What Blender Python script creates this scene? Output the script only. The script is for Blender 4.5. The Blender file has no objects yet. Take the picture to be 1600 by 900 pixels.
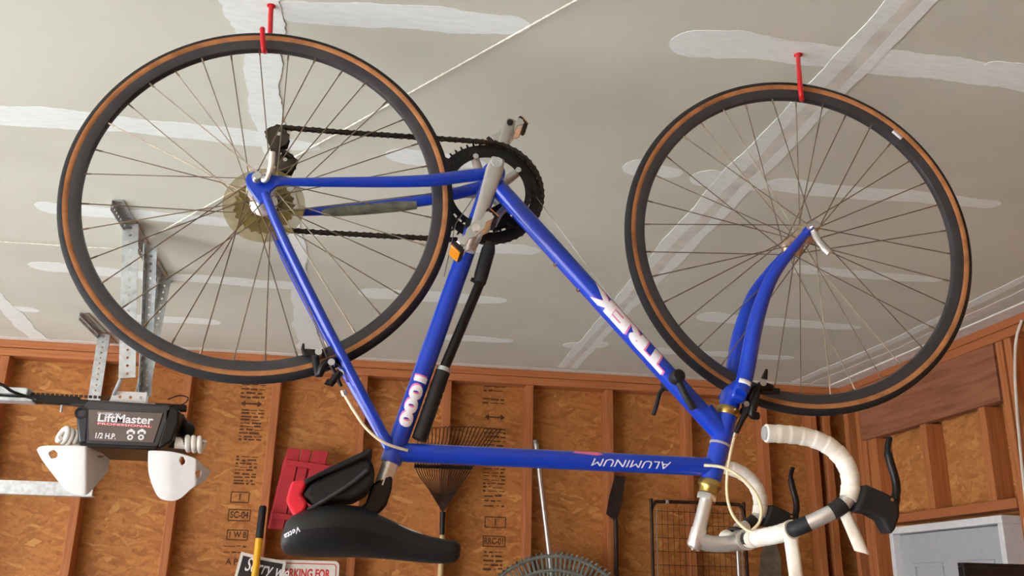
import bpy, bmesh, math, random
from mathutils import Vector as V, Matrix as M
random.seed(7)
PI = math.pi
scene = bpy.context.scene
C = scene.collection
# ------------------------------------------------------------------ camera
CZ = 1.5                                   # eye height above the garage floor
YAW, PIT, ROL, FPX = 0.15497, 0.31862, 0.02248, 1450.0
fwd = V((math.sin(YAW)*math.cos(PIT), math.cos(YAW)*math.cos(PIT), math.sin(PIT)))
r0 = V((math.cos(YAW), -math.sin(YAW), 0)); u0 = r0.cross(fwd)
right = math.cos(ROL)*r0 + math.sin(ROL)*u0
upv = -math.sin(ROL)*r0 + math.cos(ROL)*u0
cam_d = bpy.data.cameras.new('camera'); cam = bpy.data.objects.new('camera', cam_d); C.objects.link(cam)
cam_d.sensor_width = 36; cam_d.lens = 36*FPX/1600; cam_d.clip_start = 0.02
R3 = M((right, upv, -fwd)).transposed()
cam.matrix_world = M.Translation((0, 0, CZ)) @ R3.to_4x4()
scene.camera = cam
# ------------------------------------------------------------------ light
vs = scene.view_settings
vs.view_transform = 'Standard'; vs.look = 'None'; vs.gamma = 1; vs.use_curve_mapping = False
vs.exposure = 2.72
world = bpy.data.worlds.new('sky'); scene.world = world; world.use_nodes = True
bg = world.node_tree.nodes['Background']
bg.inputs[0].default_value = (0.80, 0.90, 1.0, 1); bg.inputs[1].default_value = 1.0
sd = bpy.data.lights.new('sun', 'SUN'); sun = bpy.data.objects.new('sun', sd); C.objects.link(sun)
sd.energy = 12.0; sd.angle = 0.01; sd.color = (1.0, 0.98, 0.96)
sun.rotation_euler = V((math.cos(.25)*math.cos(.72), math.sin(.25)*math.cos(.72), -math.sin(.72))).to_track_quat('-Z', 'Y').to_euler()
# unseen garage door openings in the left wall; near one widened to add light
ROOM = dict(x0=-4.5, x1=2.44, y0=-3.2, y1=4.45, h=CZ+1.065)
H = ROOM['h']
DOORS = [(-2.9, 0.9), (1.67, 4.41)]
for (a, b) in DOORS:
    ld = bpy.data.lights.new('door_daylight', 'AREA'); lo = bpy.data.objects.new('door_daylight', ld); C.objects.link(lo)
    ld.shape = 'RECTANGLE'; ld.size = b-a; ld.size_y = 2.1
    ld.cycles.is_portal = True
    lo.matrix_world = M.Translation((ROOM['x0']-0.06, (a+b)/2, 1.07)) @ M(((0, 0, -1), (1, 0, 0), (0, 1, 0))).to_4x4()
# ------------------------------------------------------------------ pixel helpers
def ray(x, y): return right*((x-800)/FPX) + upv*((450-y)/FPX) + fwd
CAM = V((0, 0, CZ))
def aty(x, y, Y): d = ray(x, y); return CAM + d*(Y/d.y)
def atx(x, y, X): d = ray(x, y); return CAM + d*(X/d.x)
def atz(x, y, Z): d = ray(x, y); return CAM + d*((Z-CZ)/d.z)
# ------------------------------------------------------------------ mesh helpers
def catmull(pts, n=8):
    pts = [V(p) for p in pts]; out = []
    for i in range(len(pts)-1):
        p0 = pts[max(i-1, 0)]; p1 = pts[i]; p2 = pts[i+1]; p3 = pts[min(i+2, len(pts)-1)]
        for k in range(n):
            t = k/n
            out.append(0.5*((2*p1)+(p2-p0)*t+(2*p0-5*p1+4*p2-p3)*t*t+(3*p1-p0-3*p2+p3)*t**3))
    out.append(pts[-1]); return out
class MB:
    def __init__(s): s.v = []; s.f = []
    def add(s, vs, fs):
        o = len(s.v); s.v += [V(p) for p in vs]; s.f += [tuple(i+o for i in f) for f in fs]; return s
    def box(s, c, d, R=None):
        c = V(c); d = V(d)/2; R = R or M.Identity(3)
        vs = [c+R@V((sx*d.x, sy*d.y, sz*d.z)) for sx in (-1, 1) for sy in (-1, 1) for sz in (-1, 1)]
        return s.add(vs, [(0, 1, 3, 2), (4, 6, 7, 5), (0, 4, 5, 1), (2, 3, 7, 6), (0, 2, 6, 4), (1, 5, 7, 3)])
    def bb(s, a, b):
        a = V(a); b = V(b); return s.box((a+b)/2, b-a)
    def tube(s, pts, r, n=14, cap=True, sx=1.0, ref=None):
        pts = [V(p) for p in pts]; m = len(pts)
        rs = r if isinstance(r, (list, tuple)) else [r]*m
        t0 = (pts[1]-pts[0]).normalized()
        ref = V(ref) if ref is not None else (V((0, 0, 1)) if abs(t0.z) < .9 else V((1, 0, 0)))
        a = (ref-t0*ref.dot(t0)).normalized(); vs = []
        for i in range(m):
            t = (pts[min(i+1, m-1)]-pts[max(i-1, 0)])
            t = t.normalized() if t.length > 1e-9 else t0
            a = (a-t*a.dot(t)).normalized(); b = t.cross(a)
            for k in range(n):
                an = 2*PI*k/n
                vs.append(pts[i]+a*(rs[i]*sx*math.cos(an))+b*(rs[i]*math.sin(an)))
        fs = [(i*n+k, i*n+(k+1) % n, (i+1)*n+(k+1) % n, (i+1)*n+k) for i in range(m-1) for k in range(n)]
        if cap: fs += [tuple(range(n-1, -1, -1)), tuple((m-1)*n+k for k in range(n))]
        return s.add(vs, fs)
    def cyl(s, a, b, r, n=16, r2=None): return s.tube([a, b], [r, r if r2 is None else r2], n)
    def lathe(s, prof, o, ax, n=48, closed=True):
        o = V(o); ax = V(ax).normalized(); ref = V((0, 0, 1)) if abs(ax.z) < .9 else V((1, 0, 0))
        a = (ref-ax*ref.dot(ax)).normalized(); b = ax.cross(a); m = len(prof); vs = []
        for k in range(n):
            an = 2*PI*k/n; d = a*math.cos(an)+b*math.sin(an)
            vs += [o+d*r+ax*h for r, h in prof]
        q = m if closed else m-1
        return s.add(vs, [(k*m+i, k*m+(i+1) % m, ((k+1) % n)*m+(i+1) % m, ((k+1) % n)*m+i) for k in range(n) for i in range(q)])
    def prism(s, front, back):
        n = len(front)
        return s.add(list(front)+list(back), [tuple(range(n)), tuple(range(2*n-1, n-1, -1))]+[(i, n+i, n+(i+1) % n, (i+1) % n) for i in range(n)])
    def ball(s, c, r, n=12, sc=(1, 1, 1)):
        vs = []; c = V(c)
        for i in range(1, n):
            th = PI*i/n
            for k in range(n*2):
                ph = PI*k/n; vs.append(c+V((r*sc[0]*math.sin(th)*math.cos(ph), r*sc[1]*math.sin(th)*math.sin(ph), r*sc[2]*math.cos(th))))
        w = 2*n; fs = [(i*w+k, (i+1)*w+k, (i+1)*w+(k+1) % w, i*w+(k+1) % w) for i in range(n-2) for k in range(w)]
        vs += [c+V((0, 0, r*sc[2])), c-V((0, 0, r*sc[2]))]; t = len(vs)-2
        fs += [(t, k, (k+1) % w) for k in range(w)]+[(t+1, (n-2)*w+(k+1) % w, (n-2)*w+k) for k in range(w)]
        return s.add(vs, fs)
    def grid(s, P):
        m = len(P); n = len(P[0])
        return s.add([p for row in P for p in row], [(i*n+j, (i+1)*n+j, (i+1)*n+j+1, i*n+j+1) for i in range(m-1) for j in range(n-1)])
    def map(s, fn): s.v = [V(fn(p)) for p in s.v]; return s
    def build(s, name, m, parent=None, smooth=40, bevel=0, seg=2, solid=0, sub=0):
        me = bpy.data.meshes.new(name); me.from_pydata([tuple(p) for p in s.v], [], s.f)
        bm = bmesh.new(); bm.from_mesh(me); bmesh.ops.recalc_face_normals(bm, faces=bm.faces)
        if smooth:
            for f in bm.faces: f.smooth = True
            for e in bm.edges:
                if len(e.link_faces) == 2 and e.calc_face_angle(0) > math.radians(smooth): e.smooth = False
        bm.to_mesh(me); bm.free()
        me.materials.append(m)
        o = bpy.data.objects.new(name, me); C.objects.link(o)
        if parent is not None: o.parent = parent
        if solid:
            md = o.modifiers.new('solid', 'SOLIDIFY'); md.thickness = solid; md.offset = 0
        if bevel:
            md = o.modifiers.new('bevel', 'BEVEL'); md.width = bevel; md.segments = seg; md.limit_method = 'ANGLE'; md.angle_limit = math.radians(35)
        if sub:
            md = o.modifiers.new('sub', 'SUBSURF'); md.levels = sub; md.render_levels = sub
        return o
def tag(o, label, cat, group=None):
    o['label'] = label; o['category'] = cat
    if group: o['group'] = group
    return o
def struct(o): o['kind'] = 'structure'; return o
def empty(name, mw=None, parent=None):
    o = bpy.data.objects.new(name, None); C.objects.link(o); o.empty_display_size = .05
    if mw is not None: o.matrix_world = mw
    if parent is not None: o.parent = parent
    return o
def share(me, name, mat4, parent):
    o = bpy.data.objects.new(name, me); C.objects.link(o); o.parent = parent; o.matrix_local = mat4; return o
def text_mb(s, size, fn, bold=0.0, shear=0.0, space=1.0, cuts=0, sx=1.0):
    cu = bpy.data.curves.new('text', 'FONT'); cu.body = s; cu.size = size; cu.align_x = 'CENTER'; cu.align_y = 'CENTER'
    cu.offset = bold; cu.shear = shear; cu.space_character = space; cu.resolution_u = 3
    t = bpy.data.objects.new('text', cu); C.objects.link(t)
    bpy.context.view_layer.update()
    me = bpy.data.meshes.new_from_object(t)
    bpy.data.objects.remove(t); bpy.data.curves.remove(cu)
    bm = bmesh.new(); bm.from_mesh(me); bmesh.ops.remove_doubles(bm, verts=bm.verts, dist=size*1e-3)
    if cuts:
        for k in range(-cuts, cuts+1):
            bmesh.ops.bisect_plane(bm, geom=bm.verts[:]+bm.edges[:]+bm.faces[:], plane_co=(0, k*size*.45/cuts, 0), plane_no=(0, 1, 0))
    mb = MB(); mb.add([fn(v.co.x*sx, v.co.y) for v in bm.verts], [])
    bm.verts.index_update(); mb.f = [tuple(v.index for v in f.verts) for f in bm.faces]
    bm.free(); bpy.data.meshes.remove(me); return mb
# ------------------------------------------------------------------ materials
def lin(c): return tuple((x/12.92 if x <= .04045 else ((x+.055)/1.055)**2.4) for x in [v/255 for v in c])+(1,)
def mat(name, rgb, rough=.5, metal=0, var=.08, scale=30, bump=0, stretch=(1, 1, 1), spec=.5, trans=0, coat=0, rgb2=None):
    m = bpy.data.materials.new(name); m.use_nodes = True; nt = m.node_tree; N = nt.nodes; L = nt.links
    b = N['Principled BSDF']; b.inputs['Roughness'].default_value = rough; b.inputs['Metallic'].default_value = metal
    b.inputs['Specular IOR Level'].default_value = spec
    if trans: b.inputs['Transmission Weight'].default_value = trans
    if coat: b.inputs['Coat Weight'].default_value = coat; b.inputs['Coat Roughness'].default_value = .12
    tc = N.new('ShaderNodeTexCoord'); mp = N.new('ShaderNodeMapping'); mp.inputs['Scale'].default_value = stretch
    nz = N.new('ShaderNodeTexNoise'); nz.inputs['Scale'].default_value = scale; nz.inputs['Detail'].default_value = 5
    rp = N.new('ShaderNodeValToRGB'); c = lin(rgb)
    c2 = lin(rgb2) if rgb2 else tuple(x*(1-2*var) for x in c[:3])+(1,)
    c1 = c if rgb2 else tuple(min(1, x*(1+var)) for x in c[:3])+(1,)
    rp.color_ramp.elements[0].color = c2; rp.color_ramp.elements[1].color = c1
    rp.color_ramp.elements[0].position = .3; rp.color_ramp.elements[1].position = .62
    L.new(tc.outputs['Object'], mp.inputs[0]); L.new(mp.outputs[0], nz.inputs['Vector']); L.new(nz.outputs['Fac'], rp.inputs[0]); L.new(rp.outputs[0], b.inputs['Base Color'])
    if bump:
        bp_ = N.new('ShaderNodeBump'); bp_.inputs['Strength'].default_value = bump; bp_.inputs['Distance'].default_value = .003
        L.new(nz.outputs['Fac'], bp_.inputs['Height']); L.new(bp_.outputs[0], b.inputs['Normal'])
    return m
def osb_mat(name, plane):
    m = bpy.data.materials.new(name); m.use_nodes = True; nt = m.node_tree; N = nt.nodes; L = nt.links
    b = N['Principled BSDF']; b.inputs['Roughness'].default_value = .75
    tc = N.new('ShaderNodeTexCoord'); sp = N.new('ShaderNodeSeparateXYZ'); L.new(tc.outputs['Object'], sp.inputs[0])
    cb = N.new('ShaderNodeCombineXYZ'); L.new(sp.outputs[0 if plane == 'y' else 1], cb.inputs[0]); L.new(sp.outputs[2], cb.inputs[1])
    wz = N.new('ShaderNodeTexNoise'); wz.inputs['Scale'].default_value = 9; wz.inputs['Detail'].default_value = 3; L.new(cb.outputs[0], wz.inputs['Vector'])
    ws = N.new('ShaderNodeVectorMath'); ws.operation = 'SCALE'; ws.inputs['Scale'].default_value = .05; L.new(wz.outputs['Color'], ws.inputs[0])
    wa = N.new('ShaderNodeVectorMath'); wa.operation = 'ADD'; L.new(cb.outputs[0], wa.inputs[0]); L.new(ws.outputs[0], wa.inputs[1])
    prev = None; bumpsrc = None
    for i, (rot, sc, dens) in enumerate(((.15, (13, 40), 1.0), (1.15, (11, 44), .45), (-.75, (12, 42), .45), (.45, (13, 50), .45), (-.2, (11, 58), .42))):
        mp = N.new('ShaderNodeMapping'); mp.vector_type = 'TEXTURE'; mp.inputs['Rotation'].default_value = (0, 0, rot); mp.inputs['Location'].default_value = (i*.37, i*.21, 0)
        m2 = N.new('ShaderNodeVectorMath'); m2.operation = 'MULTIPLY'; m2.inputs[1].default_value = (sc[0], sc[1], 0)
        L.new(wa.outputs[0], mp.inputs[0]); L.new(mp.outputs[0], m2.inputs[0])
        vo = N.new('ShaderNodeTexVoronoi'); vo.inputs['Scale'].default_value = 1; L.new(m2.outputs[0], vo.inputs['Vector'])
        sc_ = N.new('ShaderNodeSeparateColor'); L.new(vo.outputs['Color'], sc_.inputs[0])
        rp = N.new('ShaderNodeValToRGB'); e = rp.color_ramp.elements
        e[0].color = lin((168, 106, 50)); e[1].color = lin((208, 152, 84)); e[0].position = .05
        k = e.new(.5); k.color = lin((184, 121, 60)); k2 = e.new(.93); k2.color = lin((194, 132, 68))
        L.new(sc_.outputs[0], rp.inputs[0])
        if prev is None: prev = rp.outputs[0]; bumpsrc = sc_.outputs[1]
        else:
            gt = N.new('ShaderNodeMath'); gt.operation = 'LESS_THAN'; gt.inputs[1].default_value = dens; L.new(sc_.outputs[2], gt.inputs[0])
            mx = N.new('ShaderNodeMix'); mx.data_type = 'RGBA'; L.new(gt.outputs[0], mx.inputs[0]); L.new(prev, mx.inputs[6]); L.new(rp.outputs[0], mx.inputs[7]); prev = mx.outputs[2]
    fine = N.new('ShaderNodeTexNoise'); fine.inputs['Scale'].default_value = 60; fine.inputs['Detail'].default_value = 4; L.new(wa.outputs[0], fine.inputs['Vector'])
    mm = N.new('ShaderNodeMix'); mm.data_type = 'RGBA'; mm.blend_type = 'MULTIPLY'; mm.inputs[0].default_value = .35
    fr = N.new('ShaderNodeValToRGB'); fr.color_ramp.elements[0].position = .3; fr.color_ramp.elements[0].color = (.45, .36, .28, 1); fr.color_ramp.elements[1].position = .55
    L.new(fine.outputs['Fac'], fr.inputs[0]); L.new(prev, mm.inputs[6]); L.new(fr.outputs[0], mm.inputs[7])
    L.new(mm.outputs[2], b.inputs['Base Color'])
    bu = N.new('ShaderNodeBump'); bu.inputs['Strength'].default_value = .25; bu.inputs['Distance'].default_value = .002
    L.new(bumpsrc, bu.inputs['Height']); L.new(bu.outputs[0], b.inputs['Normal'])
    return m
K = {}
K['ceiling'] = mat('drywall_paper', (209, 210, 195), .85, var=.03, scale=3)
K['mud'] = mat('joint_compound', (234, 241, 236), .8, var=.03, scale=25, stretch=(1, 4, 1))
K['mud2'] = mat('thin_joint_compound', (220, 219, 211), .8, var=.07, scale=18)
K['tape'] = mat('paper_joint_tape', (222, 219, 212), .8, var=.04)
K['osb_y'] = osb_mat('osb_back', 'y'); K['osb_x'] = osb_mat('osb_right', 'x')
K['stud'] = mat('pine_stud', (182, 112, 62), .7, scale=6, stretch=(14, 14, .8), rgb2=(158, 92, 48), bump=.1)
K['plate'] = mat('pine_plate', (190, 120, 70), .7, scale=6, stretch=(.8, 14, 14), rgb2=(168, 100, 54), bump=.1)
K['platey'] = mat('pine_plate_right', (170, 100, 56), .7, scale=6, stretch=(14, .8, 14), rgb2=(164, 98, 54), bump=.1)
K['header'] = mat('rough_header_board', (152, 96, 66), .8, scale=5, stretch=(6, .7, 9), rgb2=(122, 72, 46), bump=.15)
K['concrete'] = mat('concrete', (150, 152, 156), .85, scale=8, var=.1)
K['drive'] = mat('driveway', (190, 192, 196), .9, scale=4, var=.08)
K['wallwhite'] = mat('white_drywall', (210, 210, 208), .85, var=.04, scale=4)
K['doorwhite'] = mat('door_paint', (176, 179, 182), .45, var=.02)
K['doortrim'] = mat('door_trim_paint', (222, 222, 222), .5, var=.03)
K['blue'] = mat('blue_enamel', (2, 58, 188), .3, var=.05, scale=14, coat=.35)
K['white_print'] = mat('white_print', (236, 236, 240), .4, var=.03)
K['pink_print'] = mat('pink_print', (236, 120, 170), .4, var=.03)
K['black_rubber'] = mat('black_rubber', (21, 21, 23), .65, var=.15)
K['tread'] = mat('tire_tread', (26, 27, 29), .8, var=.15, scale=60)
K['tan'] = mat('tan_sidewall', (180, 120, 68), .75, var=.15, scale=40, rgb2=(148, 94, 50))
K['rim'] = mat('grey_anodised_rim', (72, 72, 76), .42, .55, var=.08, scale=20)
K['spoke'] = mat('dull_steel_spoke', (140, 126, 108), .4, .8, var=.15, scale=40)
K['alu'] = mat('brushed_aluminium', (226, 224, 220), .36, .75, var=.05, scale=60)
K['alu_dull'] = mat('dull_grey_crank', (178, 176, 170), .45, .35, var=.05)
K['chrome'] = mat('chrome', (215, 215, 215), .15, 1, var=.03)
K['gold'] = mat('brass_headset', (176, 150, 84), .3, .9, var=.1)
K['rust'] = mat('rusty_chrome', (206, 196, 178), .3, .8, var=.2, scale=90, rgb2=(176, 122, 64))
K['black_metal'] = mat('black_metal', (18, 17, 18), .4, .3, var=.15)
K['chain'] = mat('greasy_chain', (58, 50, 44), .45, .7, var=.2, scale=90)
K['derail'] = mat('dark_derailleur', (72, 66, 58), .45, .6, var=.15, scale=60)
K['amber'] = mat('amber_disc', (160, 142, 72), .35, 0, var=.06, trans=.0)
K['orange'] = mat('orange_reflector', (240, 150, 20), .2, 0, var=.06, scale=200, coat=.8)
K['redvinyl'] = mat('red_vinyl', (206, 24, 34), .35, var=.05)
K['saddle'] = mat('black_vinyl', (20, 20, 22), .5, var=.12, scale=90, bump=.05)
K['bag'] = mat('black_nylon', (19, 18, 17), .8, var=.2, scale=60)
K['redcloth'] = mat('red_cloth', (232, 40, 56), .8, var=.1, scale=20, bump=.2)
K['bartape'] = mat('white_bar_tape', (240, 236, 224), .6, var=.05, scale=30, rgb2=(214, 204, 184))
K['cable'] = mat('cream_cable', (236, 222, 180), .4, var=.05)
K['wirecable'] = mat('steel_wire', (150, 145, 135), .3, .9)
K['galv'] = mat('galvanised_steel', (196, 204, 206), .38, .6, var=.12, scale=40)
K['whiteplastic'] = mat('white_plastic', (218, 218, 215), .4, var=.02)
K['cfl'] = mat('cfl_glass', (244, 240, 232), .25, var=.02)
K['opgrey'] = mat('dark_grey_housing', (62, 62, 64), .45, .2, var=.06)
K['oplabel'] = mat('brown_grey_label', (104, 92, 86), .35, var=.05, scale=12)
K['opblue'] = mat('blue_black_plastic', (44, 50, 60), .3, var=.05)
K['redprint'] = mat('red_print', (214, 44, 52), .4, var=.04)
K['rope'] = mat('white_rope', (226, 222, 208), .8, var=.1, scale=150)
K['redwood'] = mat('red_painted_wood', (178, 32, 44), .6, var=.1, scale=12)
K['yellow'] = mat('yellow_handle', (240, 178, 20), .4, var=.04)
K['signblack'] = mat('black_sign', (30, 29, 31), .4, var=.05)
K['signwhite'] = mat('white_sign', (226, 224, 214), .4, var=.04)
K['darkwire'] = mat('dark_spring_steel', (60, 42, 32), .5, .5, var=.2)
K['woodhandle'] = mat('pale_wood_handle', (206, 178, 130), .6, var=.1, stretch=(8, 8, 1))
K['greyplastic'] = mat('grey_green_plastic', (118, 124, 118), .5, var=.08)
K['steelpole'] = mat('steel_pole', (186, 184, 180), .3, .8, var=.06)
K['rustblack'] = mat('dark_rusty_blade', (46, 32, 28), .6, .3, var=.2)
K['spade'] = mat('grey_spade_steel', (112, 102, 82), .5, .4, var=.15)
K['ink'] = mat('black_ink', (92, 58, 32), .9, var=.2, scale=80)
K['whitecord'] = mat('white_cord', (214, 208, 196), .5, var=.05)
K['cabinet'] = mat('black_cabinet', (20, 20, 24), .4, var=.1)
K['frost'] = mat('worn_bare_metal', (110, 112, 96), .6, .2, var=.25, scale=50)
m = K['amber']; b_ = m.node_tree.nodes['Principled BSDF']; b_.inputs['Alpha'].default_value = .42
# ================================================================== room shell
x0, x1, y0, y1 = ROOM['x0'], ROOM['x1'], ROOM['y0'], ROOM['y1']
struct(MB().bb((x0-.2, y0-.2, -.12), (x1+.25, y1+.25, 0)).build('floor', K['concrete'], smooth=0))
ceil = struct(MB().bb((x0-.2, y0-.2, H), (x1+.25, y1+.25, H+.06)).build('ceiling', K['ceiling'], smooth=0))
struct(MB().bb((x0-14, y0-12, -.16), (x0-.2, y1+12, -.04)).build('driveway', K['drive'], smooth=0))
struct(MB().bb((x0-.2, y0-.2, 0), (x1+.25, y0, H)).build('wall_front', K['osb_y'], smooth=0))
wl = MB(); DH = 2.13
ys = [y0]+[v for d in DOORS for v in d]+[y1+.1]
for i in range(0, len(ys), 2): wl.bb((x0-.2, ys[i], 0), (x0, ys[i+1], H))
for a, b in DOORS: wl.bb((x0-.2, a, DH), (x0, b, H))
d2 = MB()  # half-lowered door panels out of view, added to cut daylight from the far opening
for i in range(3): d2.bb((x0+.02, DOORS[1][0]-.05, .93+i*.42), (x0+.06, DOORS[1][1]+.03, 1.345+i*.42))
struct(d2.build('light_block_door', K['doorwhite'], smooth=0))
struct(wl.build('wall_left', K['osb_x'], smooth=0))
# --- back wall: OSB sheets, studs and plates
YO = y1+.089
wb = struct(MB().bb((x0, YO+.011, 0), (x1+.1, YO+.06, H)).build('wall_back', K['osb_y'], smooth=0))
xs = -1.217-.019
sheet = [x for x in (xs-1.218*2, xs-1.218, xs, xs+1.218, xs+2.436, x1+.09) if x > x0]
edges = [x0]+sheet
for a, b in zip(edges[:-1], edges[1:]):
    MB().bb((a+.0015, YO, .05), (b-.0015, YO+.011, H)).build('osb_sheet', K['osb_y'], wb, smooth=0)
k = -8
stud_me = None
for k in range(-7, 10):
    xr = -1.217+.4065*k
    if xr < x0+.05 or xr > x1: continue
    o = MB().bb((xr-.038, y1+.001+random.uniform(0, .003), .04), (xr, YO-.0005, H-.078)).build('stud', K['stud'], wb, smooth=0, bevel=.003)
for z in (H-.076, H-.037):
    MB().bb((x0, y1+.002, z), (x1+.08, YO-.0005, z+.0365)).build('top_plate', K['plate'], wb, smooth=0, bevel=.002)
MB().bb((x0, y1, 0), (x1+.08, YO-.0005, .038)).build('sole_plate', K['plate'], wb, smooth=0, bevel=.002)
# corner studs beside the right wall
for xr in (2.30, 2.375): MB().bb((xr-.038, y1-.002, .04), (xr, YO-.0005, H-.078)).build('stud', K['stud'], wb, smooth=0, bevel=.003)
# --- right wall
XO = x1+.089
wr = struct(MB().bb((XO+.011, y0, 0), (XO+.06, y1+.2, H)).build('wall_right', K['osb_x'], smooth=0))
hl = atx(1357, 685, x1); hr = atx(1564, 628, x1); hu = atx(1563, 531, x1)
ya, yb = hl.y, hr.y            # header board from far end to near end
dl = atx(1390, 826, x1); dr = atx(1566, 803, x1)
dtop = (dl.z+dr.z)/2; pl = atx(1574, 779, x1).z
MB().bb((XO, y0, 0), (XO+.011, y1+.08, H)).build('osb_sheet', K['osb_x'], wr, smooth=0)
for z in (H-.076, H-.037): MB().bb((x1+.002, y0, z), (XO-.0005, y1-.001, z+.0365)).build('top_plate', K['platey'], wr, smooth=0, bevel=.002)
hz0 = (hl.z+hr.z)/2; hz1 = H-.078
MB().bb((x1-.002, yb, hz0), (x1+.04, ya+.06, hz1)).build('header_board', K['header'], wr, smooth=0, bevel=.003)
MB().bb((x1+.004, yb, pl-.038), (XO-.001, ya+.0, pl)).build('door_header', K['platey'], wr, smooth=0, bevel=.002)
for yy, w_ in ((ya+.02, .076), (atx(1441, 720, x1).y, .045), (atx(1536, 720, x1).y, .042)):
    MB().bb((x1+.006, yy-w_, pl+.0005), (XO-.001, yy, hz0-.0005)).build('cripple_stud', K['stud'], wr, smooth=0, bevel=.002)
for yy in (yb-.001, yb-.052, yb-.45, yb-.86, yb-1.27, yb-1.68):
    MB().bb((x1+.001, yy-.038-.01, .0), (XO-.001, yy-.01, H-.078)).build('stud', K['stud'], wr, smooth=0, bevel=.003)
for yy in (ya+.11, ya+.065, y1-.02):
    MB().bb((x1+.001, yy-.038, .0), (XO-.001, yy, H-.078)).build('stud', K['stud'], wr, smooth=0, bevel=.003)
# --- side door in the right wall
dya, dyb = dl.y, dr.y
d1 = struct(empty('door_1', M.Translation((x1+.02, dya, 0))))
def dbox(a, b, nm, mt, par=d1, bev=.002):
    mb = MB().bb(a, b).map(lambda p: p-V((x1+.02, dya, 0))); return mb.build(nm, mt, par, smooth=0, bevel=bev)
dbox((x1-.006, dyb, dtop-.03), (XO-.01, dya, dtop), 'door_frame', K['doortrim'])
dbox((x1-.006, dyb, 0), (XO-.01, dyb+.03, dtop-.0305), 'door_frame', K['doortrim'])
dbox((x1-.006, dya-.03, 0), (XO-.01, dya, dtop-.0305), 'door_frame', K['doortrim'])
leaf = dbox((x1+.03, dyb+.033, .01), (x1+.07, dya-.033, dtop-.034), 'door_leaf', K['doorwhite'])
wdt = dya-dyb
for i in range(2):
    ya_ = dyb+.12+i*(wdt*.5-.06); yb_ = ya_+wdt*.5-.18
    for za, zb in ((dtop-.42, dtop-.16), (dtop-1.10, dtop-.52), (.2, .85)):
        mb = MB()
        for (a, b, c_, d_) in ((ya_, yb_, za, za+.016), (ya_, yb_, zb-.016, zb), (ya_, ya_+.016, za+.016, zb-.016), (yb_-.016, yb_, za+.016, zb-.016)):
            mb.bb((x1+.022, a, c_), (x1+.0305, b, d_))
        mb.map(lambda p: p-V((x1+.02, dya, 0))); mb.build('panel_moulding', K['doorwhite'], leaf, smooth=0, bevel=.003)
# --- joint compound on the ceiling (thin real layers)
def seam(pts, name='joint_compound', mt=None, rough=.12, thick=.0005, dz=0):
    """pts: (px, py, width in px measured across) along a centre line on the ceiling"""
    P = [];
    for x, y, w in pts:
        c = atz(x, y, H); P.append((c, w))
    # refine
    Q = []
    for i in range(len(P)-1):
        n = max(2, int((P[i+1][0]-P[i][0]).length/.012))
        for k in range(n):
            t = k/n; Q.append((P[i][0].lerp(P[i+1][0], t), P[i][1]*(1-t)+P[i+1][1]*t))
    Q.append(P[-1]); Lh = []; Rh = []; m = len(Q); ph = random.random()*9
    for i, (c, w) in enumerate(Q):
        t = (Q[min(i+1, m-1)][0]-Q[max(i-1, 0)][0]).normalized(); s = V((-t.y, t.x, 0))
        dist = (c-CAM).dot(fwd)
        # width px -> metres across the strip
        e = c+s*.01; q = lambda p: V((FPX*(p-CAM).dot(right)/(p-CAM).dot(fwd), FPX*(p-CAM).dot(upv)/(p-CAM).dot(fwd)))
        pxm = (q(e)-q(c)).length/.01
        tt = (q(c+t*.01)-q(c)).normalized(); ss = q(e)-q(c); across = abs(ss.x*tt.y-ss.y*tt.x)/.01
        hw = w/max(across, 1)/2
        de_ = min((c-Q[0][0]).length, (c-Q[-1][0]).length)+.002; t_e = max(0, 1-de_/(hw*1.3)); hw *= math.sqrt(max(.01, 1-t_e*t_e))
        Lh.append(c+s*hw*(1+rough*.35*random.uniform(-1, 1)+rough*math.sin(i*.16+ph)+rough*.5*math.sin(i*.41+2*ph))); Rh.append(c-s*hw*(1+rough*.35*random.uniform(-1, 1)+rough*math.sin(i*.19+3*ph)+rough*.5*math.sin(i*.5+ph)))
    seam.n = getattr(seam, 'n', 0)+1
    z0, z1 = H+.002, H-thick-dz-seam.n*.00004
    mb = MB(); n = m
    A = [V((p.x, p.y, z1)) for p in Lh]; B = [V((p.x, p.y, z1)) for p in Rh]
    A0 = [V((p.x, p.y, z0)) for p in Lh]; B0 = [V((p.x, p.y, z0)) for p in Rh]
    mb.add(A+B+A0+B0, [(i, i+1, n+i+1, n+i) for i in range(n-1)]+[(2*n+i, 2*n+i+1, i+1, i) for i in range(n-1)]+[(n+i, n+i+1, 3*n+i+1, 3*n+i) for i in range(n-1)]+[(0, n, 3*n, 2*n), (n-1, 2*n-1, 4*n-1, 3*n-1)])
    return mb.build(name, mt or K['mud'], ceil, smooth=0)
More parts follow.
